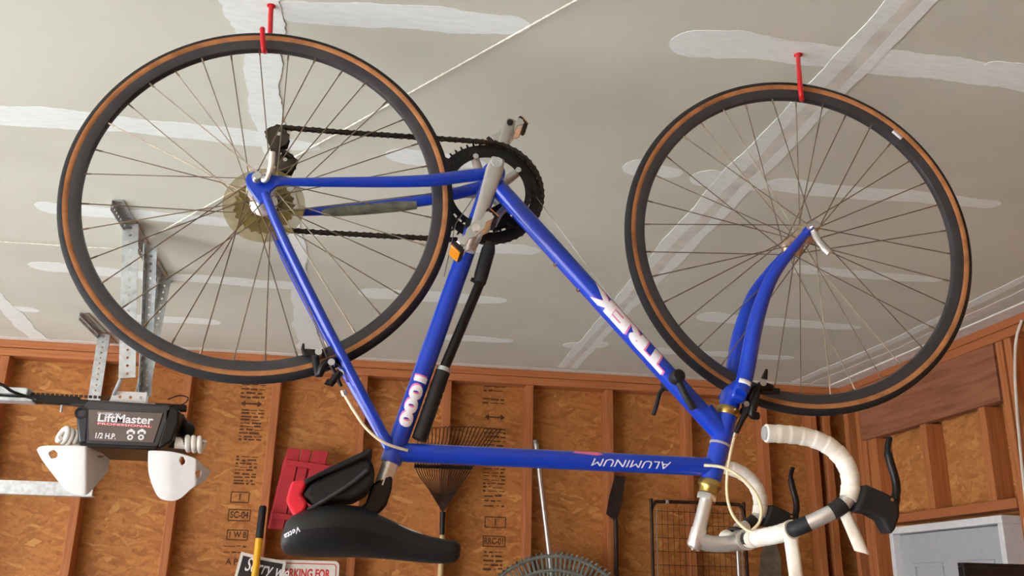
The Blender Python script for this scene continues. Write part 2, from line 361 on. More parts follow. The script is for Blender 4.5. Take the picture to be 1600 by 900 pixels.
for s_ in ([(-60, 175, 30), (150, 190, 27), (380, 214, 22), (500, 232, 14)], [(432, 15, 34), (560, 24, 36), (700, 33, 38), (828, 40, 26)],
           [(1047, 66, 40), (1150, 72, 42), (1300, 88, 34), (1480, 108, 38), (1680, 132, 44)], [(1195, 287, 24), (1260, 294, 20), (1430, 308, 18), (1562, 320, 13)],
           [(602, 240, 22), (700, 252, 20), (760, 256, 10)], [(55, 322, 18), (200, 335, 14), (365, 347, 13)], [(45, 414, 16), (200, 428, 11), (470, 447, 12)],
           [(560, 457, 18), (680, 464, 15), (792, 470, 10)], [(1235, 419, 14), (1350, 429, 12), (1470, 438, 8)], [(1090, 493, 14), (1200, 503, 13), (1345, 512, 7)],
           [(975, 258, 26), (1066, 272, 16)], [(1080, 275, 24), (1200, 290, 22)], [(180, 494, 12), (345, 504, 8)], [(-10, 478, 8), (62, 485, 7)],
           [(1015, 547, 9), (1240, 560, 6)], [(690, 526, 9), (802, 533, 6)], [(720, 384, 16), (845, 392, 12)], [(470, 362, 12), (580, 368, 8)], [(1540, 100, 12), (1640, 112, 20)], [(880, 540, 7), (950, 537, 12)]):
    seam(s_)
seam([(392, -40, 130), (398, 20, 90), (405, 75, 58), (425, 215, 42), (450, 320, 26), (468, 390, 20), (470, 475, 28), (486, 548, 40)], rough=.16, dz=.0004)
seam([(1440, -40, 26), (1400, 0, 26), (1287, 122, 20), (1130, 285, 22), (1025, 400, 14), (945, 495, 10), (876, 574, 9)], rough=.14, dz=.0003)
seam([(1495, -40, 18), (1455, 0, 18), (1328, 130, 12), (1172, 288, 14), (1062, 402, 13), (965, 500, 9), (896, 575, 8)], rough=.14, dz=.0003)
seam([(1470, -40, 30), (1307, 128, 22), (1150, 285, 26), (1042, 400, 22), (886, 574, 12)], mt=K['mud2'], rough=.05)
seam([(-20, 452, 22), (30, 500, 20), (84, 552, 18)], rough=.15)
seam([(1240, 598, 6), (1380, 540, 7), (1560, 455, 9), (1640, 415, 9)], rough=.1); seam([(1270, 600, 5), (1400, 548, 6), (1640, 437, 8)], mt=K['mud2'], rough=.1)
MB().bb((x0, y1-.045, H-.0022), (x1, y1-.0005, H+.002)).build('corner_tape', K['tape'], ceil, smooth=0)
MB().bb((x1-.075, y0, H-.006), (x1-.0005, y1-.046, H+.002)).build('corner_tape', K['tape'], ceil, smooth=0)
# --- mill stamps printed on the OSB
def stamp(x_px, y_px, w_px, h_px, kind, txt=None):
    a = aty(x_px-w_px/2, y_px, YO); b = aty(x_px+w_px/2, y_px, YO); w = (b-a).length
    t = aty(x_px, y_px-h_px/2, YO); d = aty(x_px, y_px+h_px/2, YO); h = (t-d).length
    c = aty(x_px, y_px, YO); yy = YO-.0008; mb = MB()
    def bar(ux, uz, bw, bh): mb.box((c.x+ux, yy, c.z+uz), (bw, .001, bh))
    if kind in ('box', 'boxt'):
        for s in (-1, 1): bar(0, s*h/2, w, .005); bar(s*w/2, 0, .005, h)
    if kind == 'arrow':
        bar(0, 0, w*.8, .008)
        for s in (-1, 1): mb.prism([(c.x+s*w*.5, yy-.0005, c.z), (c.x+s*w*.28, yy-.0005, c.z+h*.5), (c.x+s*w*.28, yy-.0005, c.z-h*.5)], [(c.x+s*w*.5, yy+.0005, c.z), (c.x+s*w*.28, yy+.0005, c.z+h*.5), (c.x+s*w*.28, yy+.0005, c.z-h*.5)])
    if kind == 'lines':
        n = max(2, int(h_px/4.5))
        for i in range(n):
            uz = h*(i/(n-1)-.5); ux = -w/2
            while ux < w/2-.01:
                l_ = random.uniform(.01, .05); l_ = min(l_, w/2-ux); bar(ux+l_/2, uz+random.uniform(-.002, .002), l_, random.choice((.004, .007, .009))); ux += l_+random.uniform(.003, .012)
    if txt:
        tb = text_mb(txt, h*.85, lambda u, v: V((u, 0, v)), bold=.0012); k_ = min(1, w*.86/(max(p.x for p in tb.v)-min(p.x for p in tb.v))); tb.map(lambda p: (c.x+p.x*k_, yy-.0006, c.z+p.z)); mb.add(tb.v, tb.f)
    return mb.build('printed_stamp', K['ink'], wb, smooth=0)
for st in ((396, 608, 38, 26, 'lines'), (393, 631, 34, 10, 'arrow'), (393, 664, 36, 46, 'lines'), (384, 735, 34, 42, 'lines'), (375, 777, 28, 16, 'boxt', '1'), (374, 805, 34, 17, 'boxt', 'SC-04'),
           (371, 836, 32, 15, 'boxt', '1 W B'), (367, 858, 34, 9, 'lines'), (362, 878, 24, 15, 'none', 'A P'),
           (773, 604, 34, 14, 'lines'), (771, 627, 34, 6, 'lines'), (773, 652, 32, 10, 'arrow'), (773, 683, 34, 26, 'lines'), (772, 750, 34, 34, 'lines'), (772, 783, 32, 16, 'lines'), (774, 816, 32, 16, 'boxt', '1'), (772, 846, 34, 16, 'boxt', 'RRC-01'), (770, 876, 30, 26, 'lines')):
    stamp(*st)
# ================================================================== bicycle frames of reference
HUB = V((-.2042, 1.5447, .6497+CZ)); FHUB = V((.7894, 1.5369, .6495+CZ))
bf = (FHUB-HUB); WB = bf.length; bf.normalize()
nr = V((math.sin(.0025)*math.cos(.0323), -math.cos(.0025)*math.cos(.0323), math.sin(.0323)))
bl = (nr-bf*nr.dot(bf)).normalized(); bu = bf.cross(bl)
MW = M.Translation(HUB) @ M((bf, bl, bu)).transposed().to_4x4()      # bike forward, left, up (the bike hangs upside down)
bike = empty('bicycle', MW)
tag(bike, 'blue aluminium road bike hanging upside down from two red ceiling hooks', 'bicycle')
def bp(x, y, L=0.):
    d = ray(x, y); t = (HUB-CAM).dot(bl)+L; X = CAM+d*(t/d.dot(bl))-HUB
    return V((X.dot(bf), X.dot(bl), X.dot(bu)))
P0 = V((.8305, 0, .3384)); sa = V((.7904-.8305, 0, .4639-.3384)).normalized(); se0 = V((0, 1, 0)).cross(sa)
DEL = math.radians(5)
nfit = V((math.sin(-.0907)*math.cos(-.0174), -math.cos(-.0907)*math.cos(-.0174), math.sin(-.0174)))
sl = (M((bf, bl, bu))@nfit).normalized()
se = sl.cross(sa).normalized()
SB = M((se, sl, sa)).transposed(); SBI = SB.inverted()
def S(e, l, a): return P0+se*e+sl*l+sa*a                       # steering frame -> bike frame
R3b = M((bf, bl, bu)).transposed()
def sp(x, y, L=0.):
    d = R3b.transposed()@ray(x, y); o = R3b.transposed()@(CAM-HUB)
    t = (L-(SBI@(o-P0)).y)/(SBI@d).y; return o+d*t              # returns bike coordinates
def bpoly(pts, L): return [bp(x, y, L) for x, y in pts]
def slab(pts, La, Lb, L=None):
    q = bpoly(pts, (La+Lb)/2 if L is None else L)
    return MB().prism([V((p.x, La, p.z)) for p in q], [V((p.x, Lb, p.z)) for p in q])
BB = V((.4028, 0, -.0705))
def on_tube(a, b, r, side=V((0, 1, 0)), lift=.0006):
    """maps (s along a->b from the middle, t around) onto a tube surface, facing the rider's left"""
    a = V(a); b = V(b); ax = (b-a).normalized(); n = (side-ax*side.dot(ax)).normalized(); t = n.cross(ax)
    mid = (a+b)/2
    return lambda s, v, e=0: mid+ax*s+(n*math.cos(v/r)+t*math.sin(v/r))*(r+lift+e)
# ------------------------------------------------------------------ frame tubes
STt = bp(612, 718); HTl = V(P0); HTu = P0+sa*.132
seat_tube = MB().tube([BB, STt], .0162, 24).build('seat_tube', K['blue'], bike)
dtend = P0+sa*.045
down_tube = MB().tube([BB, BB.lerp(dtend, .9), dtend], [.0168, .0168, .0165], 24).build('down_tube', K['blue'], bike)
tta = BB.lerp(STt, (.4345+.0705)/(STt.z-BB.z)); ttb = V((.797, 0, .4365))
top_tube = MB().tube([tta, ttb], .0155, 24).build('top_tube', K['blue'], bike)
head = MB().tube([P0+sa*.008, P0+sa*.04, P0+sa*.09, P0+sa*.128], [.0172, .0168, .0168, .0172], 24)
head.tube([P0+sa*.03+V((-.035, 0, -.03)), P0+sa*.045], [.0168, .0166], 20)
head_tube = head.build('head_tube', K['blue'], bike)
MB().cyl(P0+sa*.060, P0+sa*.064, .0182, 20).build('chipped_paint_ring', K['alu_dull'], head_tube)
MB().lathe([(.0, -.034), (.0205, -.034), (.0205, .034), (0, .034)], BB, (0, 1, 0), 28, False).build('bottom_bracket', K['blue'], bike)
seat_lug = MB().tube([STt+(BB-STt).normalized()*.03, STt+(STt-BB).normalized()*.006], .0172, 24)
seat_lug.build('seat_lug', K['blue'], bike)
for s in (1, -1):
    y_ = .064*s
    pts = [V((.034, y_, -.002)), V((.12, .058*s, -.012)), V((.27, .042*s, -.036)), V((.345, .034*s, -.056)), BB+V((-.012, .026*s, 0))]
    cs = MB().tube(catmull(pts, 6), [.0062+.0052*min(1, i/14) for i in range(25)], 16, sx=1.0).build('chain_stay', K['blue'], bike)
    if s < 0: MB().tube(catmull([V((.10, .0585*s, -.0065)), V((.18, .0505*s, -.0165)), V((.27, .042*s, -.031))], 6), [.0062, .0078, .0088, .0096, .010, .0102, .0104, .0106, .0108, .011, .0108, .0104, .0098][:13], 12).build('worn_patch', K['frost'], cs)
    top = bp(610, 699, .012); top.y = .010*s
    pts = [V((.012, .064*s, .022)), bp(449, 385.5, .058), bp(533, 552, .04), top]
    pts[1].y = .058*s; pts[2].y = .036*s
    ss = MB().tube(catmull(pts, 6), [.0066]+[.0078]*12+[.0082]*6, 14).build('seat_stay', K['blue'], bike)
    # dropout plate
    q = [(-.019, -.010), (-.008, -.017), (.010, -.012), (.024, -.013), (.05, -.0105), (.05, .003), (.032, .006), (.022, .018), (.020, .038), (.006, .042), (-.006, .028), (-.018, .012), (-.0215, .0)]
    dp = MB().prism([V((a, .0675*s, b)) for a, b in q], [V((a, .0605*s, b)) for a, b in q]).build('dropout', K['blue'], bike, bevel=.002)
MB().cyl(bp(545, 577, .036)*1.0, V((bp(545, 577, .036).x, -.036, bp(545, 577, .036).z)), .007, 12).build('brake_bridge', K['blue'], bike)
# lettering
def lettering(txt, size, a, b, r, par, mid, bold=0, shear=0, space=1, flip=1, shadow=True, sx=1.0, voff=0):
    f = on_tube(a, b, r)
    g = lambda s, v: f(mid+flip*s, flip*v+voff)
    t = text_mb(txt, size, g, bold, shear, space, 6, sx).build('lettering', K['white_print'], par, smooth=0)
    if shadow:
        g2 = lambda s, v: f(mid+flip*(s-.0025), flip*(v-.002)+voff, -.0003)
        text_mb(txt, size, g2, bold+.0002, shear, space, 6, sx).build('lettering_shadow', K['pink_print'], par, smooth=0)
    return t
# reading direction: along the tube from head to bottom bracket / top to bottom
dax = (BB-dtend).normalized(); dm = (BB+dtend)/2
ks = [(bp(x, y)-dm).dot(dax) for x, y in ((1023, 566), (936, 466))]
lettering('TREK', .0335, dtend, BB, .0168, down_tube, sum(ks)/2, bold=.0022, shear=-.12, space=1.06, sx=abs(ks[1]-ks[0])/.082*1.17, flip=1, voff=.001)
sax = (STt-BB).normalized(); sm = (BB+STt)/2
s1 = (bp(632, 655)-sm).dot(sax); s2 = (bp(655, 598)-sm).dot(sax)
lettering('1000', .028, BB, STt, .0162, seat_tube, (s1+s2)/2, bold=.0016, shear=0.0, space=1.02, sx=abs(s1-s2)/.052*1.3)
tm = (tta+ttb)/2; tx = (ttb-tta).normalized()
s1 = (bp(925, 722)-tm).dot(tx); s2 = (bp(1043, 728)-tm).dot(tx)
lettering('ALUMINUM', .0175, ttb, tta, .0155, top_tube, -(s1+s2)/2, bold=0, shear=.3, sx=abs(s2-s1)/.088, shadow=False, voff=.003)
f = on_tube(ttb, tta, .0155)
sw = [(-.052, .0), (-.012, .0025), (.0, .0005), (-.008, -.003), (-.046, -.004)]
ctr = -((bp(940, 714)-tm).dot(tx)-.0)
MB().prism([f(ctr-a, -.011+b*1.3) for a, b in sw], [f(ctr-a, -.011+b*1.3, .0004) for a, b in sw]).build('lettering_swoosh', K['pink_print'], top_tube, smooth=0)
for px in ((868, 413), (902, 454), (805, 333)):
    p = bp(*px); q = dtend+(p-dtend).project(BB-dtend); n = (p-q).normalized()
    MB().cyl(q+n*.014, q+n*.0205, .0036, 10).build('bottle_boss', K['chrome'], down_tube)
# ------------------------------------------------------------------ wheels
def wheel(name, mw, rear, lab):
    Y = V((0, 1, 0)); O = V((0, 0, 0))
    w = MB().lathe([(.3165, -.0098), (.3165, .0098), (.306, .0102), (.2985, .0075), (.2965, .0), (.2985, -.0075), (.306, -.0102)], O, Y, 120).build(name, K['rim'], bike, smooth=50)
    w.matrix_local = mw; w['label'] = lab
    rt, rc = .0125, .3225
    arc = lambda a, b, n, r: [(rc+r*math.cos(math.radians(a+(b-a)*i/n)), r*math.sin(math.radians(a+(b-a)*i/n))) for i in range(n+1)]
    MB().lathe(arc(-82, 82, 14, rt)+arc(82, -82, 14, rt-.0018), O, Y, 120).build('tire_tread', K['tread'], w, smooth=50)
    sw_ = MB()
    for s in (1, -1): sw_.lathe(arc(s*82, s*150, 8, rt-.0004)+arc(s*150, s*82, 8, rt-.002), O, Y, 120)
    sw_.build('tire_sidewall', K['tan'], w, smooth=50)
    fl = .033 if rear else .036; lo = .028 if rear else .036
    fr_ = .0245 if rear else .0215
    prof = [(0, fl+.02), (.0075, fl+.02), (.009, fl+.004), (fr_-.001, fl+.002), (fr_, fl-.002), (.016, fl-.006), (.0135, 0), (.016, -lo+.006), (fr_, -lo+.002), (fr_-.001, -lo-.002), (.009, -lo-.004), (.0075, -lo-.02), (0, -lo-.02)]
    MB().lathe(prof, O, Y, 36, False).build('hub', K['alu'] if rear else K['rust'], w)
    MB().cyl((0, -.078, 0), (0, .078, 0), .0045, 12).build('axle', K['chrome'], w)
    mes = {}
    for j in range(36):
        side = j % 2; d = 1 if (j//2) % 2 else -1; key = (side, d)
        ys_ = fl if side == 0 else -lo
        if key not in mes:
            an = math.radians(d*62); a = V(((fr_-.004)*math.cos(an), ys_+.002*d, (fr_-.004)*math.sin(an))); b = V((.2985, .004*(1 if side == 0 else -1), 0))
            u_ = (b-a).normalized()
            o = MB().tube([a, b-u_*.012], .00105, 6).tube([b-u_*.013, b], .0017, 6).build('spoke', K['spoke'], w, smooth=60)
            mes[key] = o.data
        else: o = share(mes[key], 'spoke', M.Identity(4), w)
        o.matrix_local = M.Rotation(-(math.radians(j*10+3)), 4, 'Y')
    return w
rw = wheel('rear_wheel', M.Identity(4), True, 'rear wheel with tan sidewall tire and amber spoke disc')
# front wheel sits in the fork
fc = S(.0515, 0, -.372); R_b = R3b.transposed()
nfw = sl.copy()
fx = (V((1, 0, 0))-nfw*nfw.x).normalized(); fz = fx.cross(nfw)
fcm = M((fx, nfw, fz)).transposed().to_4x4(); fcm.translation = R_b@(FHUB-HUB)
fw_ = wheel('front_wheel', fcm, False, 'front wheel with tan sidewall tire in the blue fork')
va = math.radians(-51)
st_ = MB()
for i in range(7):
    a0 = math.radians(-49.5)+math.radians(4.2)*i/6
    st_.add([V((math.cos(a0)*.3145, .0106, math.sin(a0)*.3145)), V((math.cos(a0)*.3060, .0109, math.sin(a0)*.3060))], [])
st_.f = [(2*i, 2*i+2, 2*i+3, 2*i+1) for i in range(6)]
st_.build('rim_sticker', K['white_print'], fw_, solid=.0004)
# freewheel, spoke disc
fr = MB()
for i, rr in enumerate((.052, .047, .042, .037, .033, .029)):
    n = int(rr*2*PI/.0127); y_ = -.036-.0045*i; prof = []
    for k in range(n*2):
        an = PI*k/n; q = rr+(.0025 if k % 2 else -.0025); prof.append((q*math.cos(an), q*math.sin(an)))
    fr.prism([V((a, y_, b)) for a, b in prof], [V((a, y_-.0022, b)) for a, b in prof])
fr.cyl((0, -.034, 0), (0, -.062, 0), .022, 24).cyl((0, -.0362, 0), (0, -.040, 0), .0485, 40)
fr.build('freewheel', K['black_metal'], rw, smooth=30)
MB().lathe([(.018, -.0335), (.0715, -.031), (.0715, -.0325), (.018, -.035)], (0, 0, 0), (0, 1, 0), 64).build('spoke_disc', K['amber'], rw)
# quick releases
nut = MB().lathe([(0, .085), (.006, .085), (.0095, .081), (.0105, .074), (.0105, .069), (0, .069)], (0, 0, 0), (0, 1, 0), 24, False).build('quick_release', K['chrome'], bike)
MB().tube(catmull([V((.003, .076, -.004)), bp(415, 281, .082), bp(423, 262, .088), bp(425, 238, .092)], 6), [.0045]*4+[.004]*7+[.005]*8, 12, sx=1.3).build('lever', K['alu'], nut)
fnut = fcm.translation
q0 = fnut+sl*.056
fn = MB().lathe([(0, .028), (.007, .028), (.011, .022), (.0115, .008), (.0095, 0), (0, 0)], q0, sl, 24, False).build('quick_release', K['chrome'], bike)
MB().tube(catmull([q0+sl*.012, sp(1276, 372, .075), sp(1286, 386, .082), sp(1296, 396, .085)], 6), [.005]*7+[.0045]*6+[.0058]*6, 12, sx=1.3).build('lever', K['alu'], fn)
# ------------------------------------------------------------------ fork
crown = MB().tube([S(0, 0, .0), S(0, 0, -.045)], [.0165, .0165], 20)
crown.box(S(.002, 0, -.033), (.028, .082, .034), M((se, sl, sa)).transposed())
fork = crown.build('fork', K['blue'], bike, bevel=.006)
for s in (1, -1):
    base = [sp(1155, 612, .041), sp(1164, 590, .042), sp(1181, 503, .047), sp(1203, 440, .050), sp(1230, 400, .052), sp(1256, 362, .053)]
    pts = []
    for p in base:
        e, l_, a = SBI@(p-P0)
        if p is base[-1]: q_ = SBI@(fcm.translation-P0); e, a = q_.x-.004, q_.z+.006
        pts.append(S(e, s*l_, a))
    cp = catmull(pts, 6); n = len(cp)
    rr = [.0142 if i < 12 else .0142-(i-11)*(.0142-.0072)/(n-12) for i in range(n)]
    bl_ = MB().tube(cp, rr, 16, sx=1.0, ref=tuple(sl)).build('fork_blade', K['blue'], fork)
    tip = MB().cyl(cp[-1]+sl*s*.005, cp[-1]-sl*s*.004, .0095, 14); tip.build('fork_tip', K['blue'], fork)
f_ = on_tube(sp(1155, 620, .042), sp(1166, 580, .042), .0146)
MB().grid([[f_(a, v) for v in [(-.012+.024*i/6) for i in range(7)]] for a in (-.004, .004)]).build('fork_decal', K['white_print'], fork, solid=.0004)
# headset
hs = MB().lathe([(.0, -.006), (.0185, -.006), (.0205, -.002), (.0205, .003), (.0185, .0085), (0, .0085)], P0, sa, 28, False).build('headset_cup', K['gold'], bike)
MB().lathe([(0, .128), (.0185, .128), (.0205, .131), (.0205, .137), (.0165, .141), (.0155, .150), (.013, .152), (0, .152)], P0, sa, 28, False).build('headset_cup', K['gold'], bike)
MB().lathe([(0, .152), (.0165, .152), (.0172, .155), (.0165, .163), (0, .163)], P0, sa, 8, False).build('headset_locknut', K['chrome'], bike, smooth=20)
# ------------------------------------------------------------------ stem and handlebar
clampE, clampA = .077, .203
stem = MB().tube([S(0, 0, .12), S(0, 0, .220)], .0112, 20)
stem.tube([S(0, 0, .212), S(0, 0, .240), S(-.001, 0, .245)], [.0125, .0135, .010], 20)
stem.tube(catmull([S(-.004, 0, .230), S(.02, 0, .229), S(.045, 0, .222), S(clampE-.004, 0, clampA+.006)], 6), [.0135]*7+[.013]*6+[.013]*6, 16)
stem.cyl(S(clampE, -.02, clampA), S(clampE, .02, clampA), .0178, 24)
stem.tube([S(clampE-.012, -.012, clampA-.018), S(clampE-.012, .012, clampA-.018)], .0075, 12)
stem = stem.build('stem', K['alu'], bike)
MB().cyl(S(0, 0, .245), S(0, 0, .249), .0045, 6).build('stem_bolt', K['chrome'], stem)
MB().box(S(clampE-.018, 0, clampA-.012), (.014, .041, .002), M((se, sl, sa)).transposed()).build('clamp_slot', K['black_metal'], stem)
def loc(p): return tuple(SBI@(V(p)-P0))
near = [sp(1163, 845, 0), sp(1182, 841, .05), sp(1215, 835, .12), sp(1236, 828, .165), sp(1250, 823, .18), sp(1284, 808, .196), sp(1311, 793, .203), sp(1325, 779, .205), sp(1329, 760, .206), sp(1327, 739, .207), sp(1316, 717, .207), sp(1295, 697, .207), sp(1265, 684, .207), sp(1233, 679, .207), sp(1196, 677, .207)]
nl = [loc(p) for p in near]; nl[0] = (clampE, 0, clampA)
full = [S(e, -l_, a) for e, l_, a in nl[:0:-1]]+[S(*q) for q in nl]
bar = MB().tube(catmull(full, 6), .0112, 16).build('handlebar', K['alu'], bike)
MB().tube([S(clampE, -.034, clampA), S(clampE, .034, clampA)], .0132, 20).build('centre_sleeve', K['black_metal'], bar)
def tape(idx0, idx1, s, name='bar_tape', par=bar):
    cp = catmull([S(e, s*l_, a) for e, l_, a in nl], 16)[idx0*16:idx1*16+1]
    L_ = 0; pts = []; rs = []
    for i in range(len(cp)-1):
        seg = (cp[i+1]-cp[i]).length; k = max(1, int(seg/.002))
        for j in range(k):
            p = cp[i].lerp(cp[i+1], j/k); pts.append(p); rs.append(.0132+.0011*(((L_+seg*j/k) % .019)/.019)); 
        L_ += seg
    pts.append(cp[-1]); rs.append(.0132)
    return MB().tube(pts, rs, 16).build(name, K['bartape'], par, smooth=60)
def band(px0, px1, L0, L1, r, mt, nm):
    pass
dense = catmull([S(*q) for q in nl], 16)
def section(a, b, s, r, mt, nm):
    cp = catmull([S(e, s*l_, a_) for e, l_, a_ in nl], 16); cp = cp[int(a*16):int(b*16)+1]
    return MB().tube(cp, r, 16).build(nm, mt, bar)
for s in (1, -1):
    section(.6, 1.0, s, .0148, K['bartape'], 'bar_tape')
    tape(1, 3, s); tape(7, 14, s)
    section(3, 3.2, s, .0146, K['bartape'], 'rubber_band')
    section(3.2, 4.45, s, .0119, K['black_rubber'], 'black_tape')
    section(5.55, 6.4, s, .0122, K['black_rubber'], 'black_tape')
    e_ = [S(*(q[0], s*q[1], q[2])) for q in nl]
    t_ = (e_[-1]-e_[-2]).normalized()
    MB().cyl(e_[-1], e_[-1]+t_*.003, .0108, 16).build('bar_plug', K['galv'], bar)
    # brake lever
    hp = [(1344, 757), (1338, 780), (1329, 800), (1351, 802), (1371, 813), (1380, 830), (1385, 837), (1392, 828), (1399, 808), (1399, 790), (1392, 779), (1375, 770)]
    hq = [loc(sp(x, y, .206)) for x, y in hp]
    hood = MB().prism([S(e, s*(.206+.0165), a) for e, l_, a in hq], [S(e, s*(.206-.0165), a) for e, l_, a in hq]).build('brake_hood', K['black_rubber'], bike, bevel=.009, seg=4)
    lv = [(1390, 684), (1387, 702), (1391, 722), (1398, 745), (1401, 766), (1397, 786), (1392, 804)]
    lq = [loc(sp(x, y, .206)) for x, y in lv]
    MB().tube(catmull([S(e, s*.206, a) for e, l_, a in lq], 6), [.0046]*8+[.0062]*20+[.0075]*9, 12).build('brake_lever', K['black_metal'], hood)
    pv = loc(sp(1387, 782, .21)); MB().cyl(S(pv[0], s*.188, pv[2]), S(pv[0], s*.2245, pv[2]), .0028, 10).build('pivot_pin', K['chrome'], hood)
# loose tape ends dangling from the unwrapped bar
def ribbon(px, L, w, nm, mt):
    pts = catmull([sp(x, y, L+dl_) for x, y, dl_ in px], 8); g = []
    d = (se*.95+sl*.3).normalized()
    return MB().grid([[p+d*(w*(j/4-.5))+sl*(.003*math.cos((j/4-.5)*PI)) for j in range(5)] for p in pts]).build(nm, mt, bar, solid=.0022)
ribbon([(1318, 797, 0), (1326, 815, .004), (1336, 838, .006), (1347, 864, .004)], .20, .021, 'loose_tape_end', K['bartape'])
ribbon([(1236, 832, 0), (1237, 850, -.003), (1241, 880, -.006), (1245, 915, -.004), (1244, 960, 0)], .165, .021, 'loose_tape_end', K['bartape'])
# ------------------------------------------------------------------ brake calipers and cables
def caliper(P, nm, arm_pts, foot, tipL, lev):
    c = MB()
    for s in (1, -1):
        q = [P(x, y, s*l_) for x, y, l_ in arm_pts]
        c.tube(catmull(q, 5), .0065, 10)
        c.box(P(foot[0], foot[1], s*.019), (.036, .009, .011))
    return c.build(nm, K['black_metal'], bike, bevel=.002)
rb = caliper(lambda x, y, L: bp(x, y, L), 'brake_caliper', [(540, 571, .004), (524, 563, .026), (506, 570, .036), (498, 585, .030), (492, 556, .024)], (494, 552), 0, 0)
for (x, y, L_, r) in ((498, 551, .034, .0058), (518, 567, .040, .0058), (532, 584, .02, .006)):
    p = bp(x, y, L_); MB().cyl(p-V((0, .008, 0)), p+V((0, .006, 0)), r, 12).build('bolt', K['chrome'], rb)
MB().tube([bp(510, 596, .03), bp(516, 600, .03), bp(532, 580, .034)], .0062, 10).build('caliper_arm', K['black_metal'], rb)
MB().tube([bp(477, 556, .02), bp(473, 545, .02), bp(474, 537, .02)], [.004, .003, .002], 8).build('release_tab', K['black_metal'], rb)
MB().tube([bp(518, 572, .038), bp(526, 588, .034), bp(533, 604, .03)], .0032, 10).build('cable_adjuster', K['black_metal'], rb)
MB().cyl(bp(536, 610, .029), bp(539, 618, .028), .0046, 12).build('adjuster_barrel', K['chrome'], rb)
MB().tube([bp(484, 480, .022), bp(497, 520, .03), bp(510, 558, .036)], .0009, 6).build('brake_wire', K['wirecable'], rb)
MB().tube(catmull([bp(538, 616, .028), bp(553, 642, .03), bp(575, 672, .03), bp(603, 693, .028), bp(637, 704, .017)], 8), .0024, 10).build('cable_housing', K['cable'], bike)
fb = caliper(lambda x, y, L: sp(x, y, L), 'brake_caliper', [(1160, 645, .002), (1172, 625, .024), (1180, 608, .034), (1192, 603, .030), (1206, 606, .022)], (1203, 611), 0, 0)
for (x, y, L_, r) in ((1191, 599, .036, .006), (1165, 632, .03, .005)):
    p = sp(x, y, L_); MB().cyl(p-sl*.008, p+sl*.006, r, 12).build('bolt', K['chrome'], fb)
MB().tube(catmull([sp(1182, 612, .03), sp(1178, 632, .034), sp(1175, 648, .032), sp(1184, 650, .028)], 5), [.0075]*8+[.0068]*8, 10).build('caliper_arm', K['black_metal'], fb)
MB().tube([sp(1194, 592, .03), sp(1198, 577, .034)], [.006, .0022], 8).build('release_tab', K['black_metal'], fb)
MB().tube([sp(1172, 636, .03), sp(1160, 655, .026), sp(1150, 676, .022)], [.0048, .0052, .0045], 10).build('cable_adjuster', K['black_metal'], fb)
MB().cyl(sp(1149, 677, .022), sp(1147, 684, .021), .0046, 10).build('adjuster_barrel', K['chrome'], fb)
MB().tube(catmull([sp(1147, 684, .021), sp(1141, 710, .03), sp(1136, 745, .03), sp(1137, 780, .03), sp(1147, 808, .04), sp(1168, 829, .05), sp(1182, 832, .065)], 8), .0025, 10).build('cable_housing', K['cable'], bike)
MB().tube(catmull([bp(1100, 727, .017), bp(1128, 730, .03), bp(1152, 742, .04), bp(1176, 764, .045), bp(1189, 792, .045), bp(1187, 815, .045), bp(1176, 828, .04)], 8), .0026, 10).build('cable_housing', K['cable'], bike)
# ------------------------------------------------------------------ down tube shifters
def shifter(s):
    q = bp(1058, 588); c = dtend+(q-dtend).project(BB-dtend)
    ax = (dtend-BB).normalized(); dn = V((-ax.z, 0, ax.x))
    c0 = c+V((0, s*.014, 0)); 
    cap = MB().lathe([(0, .024), (.009, .024), (.0115, .021), (.0125, .010), (.012, 0), (0, 0)], c0, (0, s, 0), 24, False).build('shifter', K['black_rubber'], down_tube)
    for k in range(3): MB().box(c0+V((0, s*.0245, 0))+dn*(k-1)*.005, (.014, .001, .0012), M((ax, V((0, 1, 0)), dn)).transposed()).build('cap_rib', K['black_metal'], cap)
    return c0, cap
c0, cap = shifter(1)
MB().tube(catmull([bp(1061, 598, .026), bp(1070, 616, .026), bp(1084, 640, .024)], 6), [.0058]*7+[.0066]*5+[.005], 12).build('shift_lever', K['black_rubber'], cap)
c1, cap1 = shifter(-1)
MB().tube(catmull([bp(1040, 604, -.026), bp(1031, 614, -.028), bp(1026, 632, -.028), bp(1021, 648, -.028)], 6), .0038, 10).build('shift_lever', K['black_rubber'], cap1)
MB().tube([bp(1046, 583, -.02), bp(930, 432, -.021), bp(838, 308, -.02)], .0008, 6).build('shift_wire', K['wirecable'], bike)
# ------------------------------------------------------------------ drivetrain
def ring(r_, n, hole, yy, th=.0025):
    pr = []
    for k in range(n):
        for t, q in ((0, -.0035), (.3, -.0035), (.42, .003), (.58, .003), (.7, -.0035)):
            an = 2*PI*(k+t)/n; pr.append((BB.x+(r_+q)*math.cos(an), BB.z+(r_+q)*math.sin(an)))
    m_ = len(pr); inn = [(BB.x+hole*math.cos(2*PI*k/m_), BB.z+hole*math.sin(2*PI*k/m_)) for k in range(m_)]
    vs = [V((a, yy, b)) for a, b in pr]+[V((a, yy, b)) for a, b in inn]+[V((a, yy-th, b)) for a, b in pr]+[V((a, yy-th, b)) for a, b in inn]
    fs = []
    for i in range(m_):
        j = (i+1) % m_
        fs += [(i, j, m_+j, m_+i), (2*m_+i, 3*m_+i, 3*m_+j, 2*m_+j), (i, 2*m_+i, 2*m_+j, j), (m_+i, m_+j, 3*m_+j, 3*m_+i)]
    return MB().add(vs, fs)
cr = ring(.1035, 52, .082, -.050).build('chainring', K['black_metal'], bike, smooth=30)
ir = ring(.084, 42, .070, -.042).build('chainring', K['black_metal'], bike, smooth=30)
ca = math.atan2(-.2532+.0705, .4493-.4028)                     # far crank arm direction
arm = V((math.cos(ca), 0, math.sin(ca)))
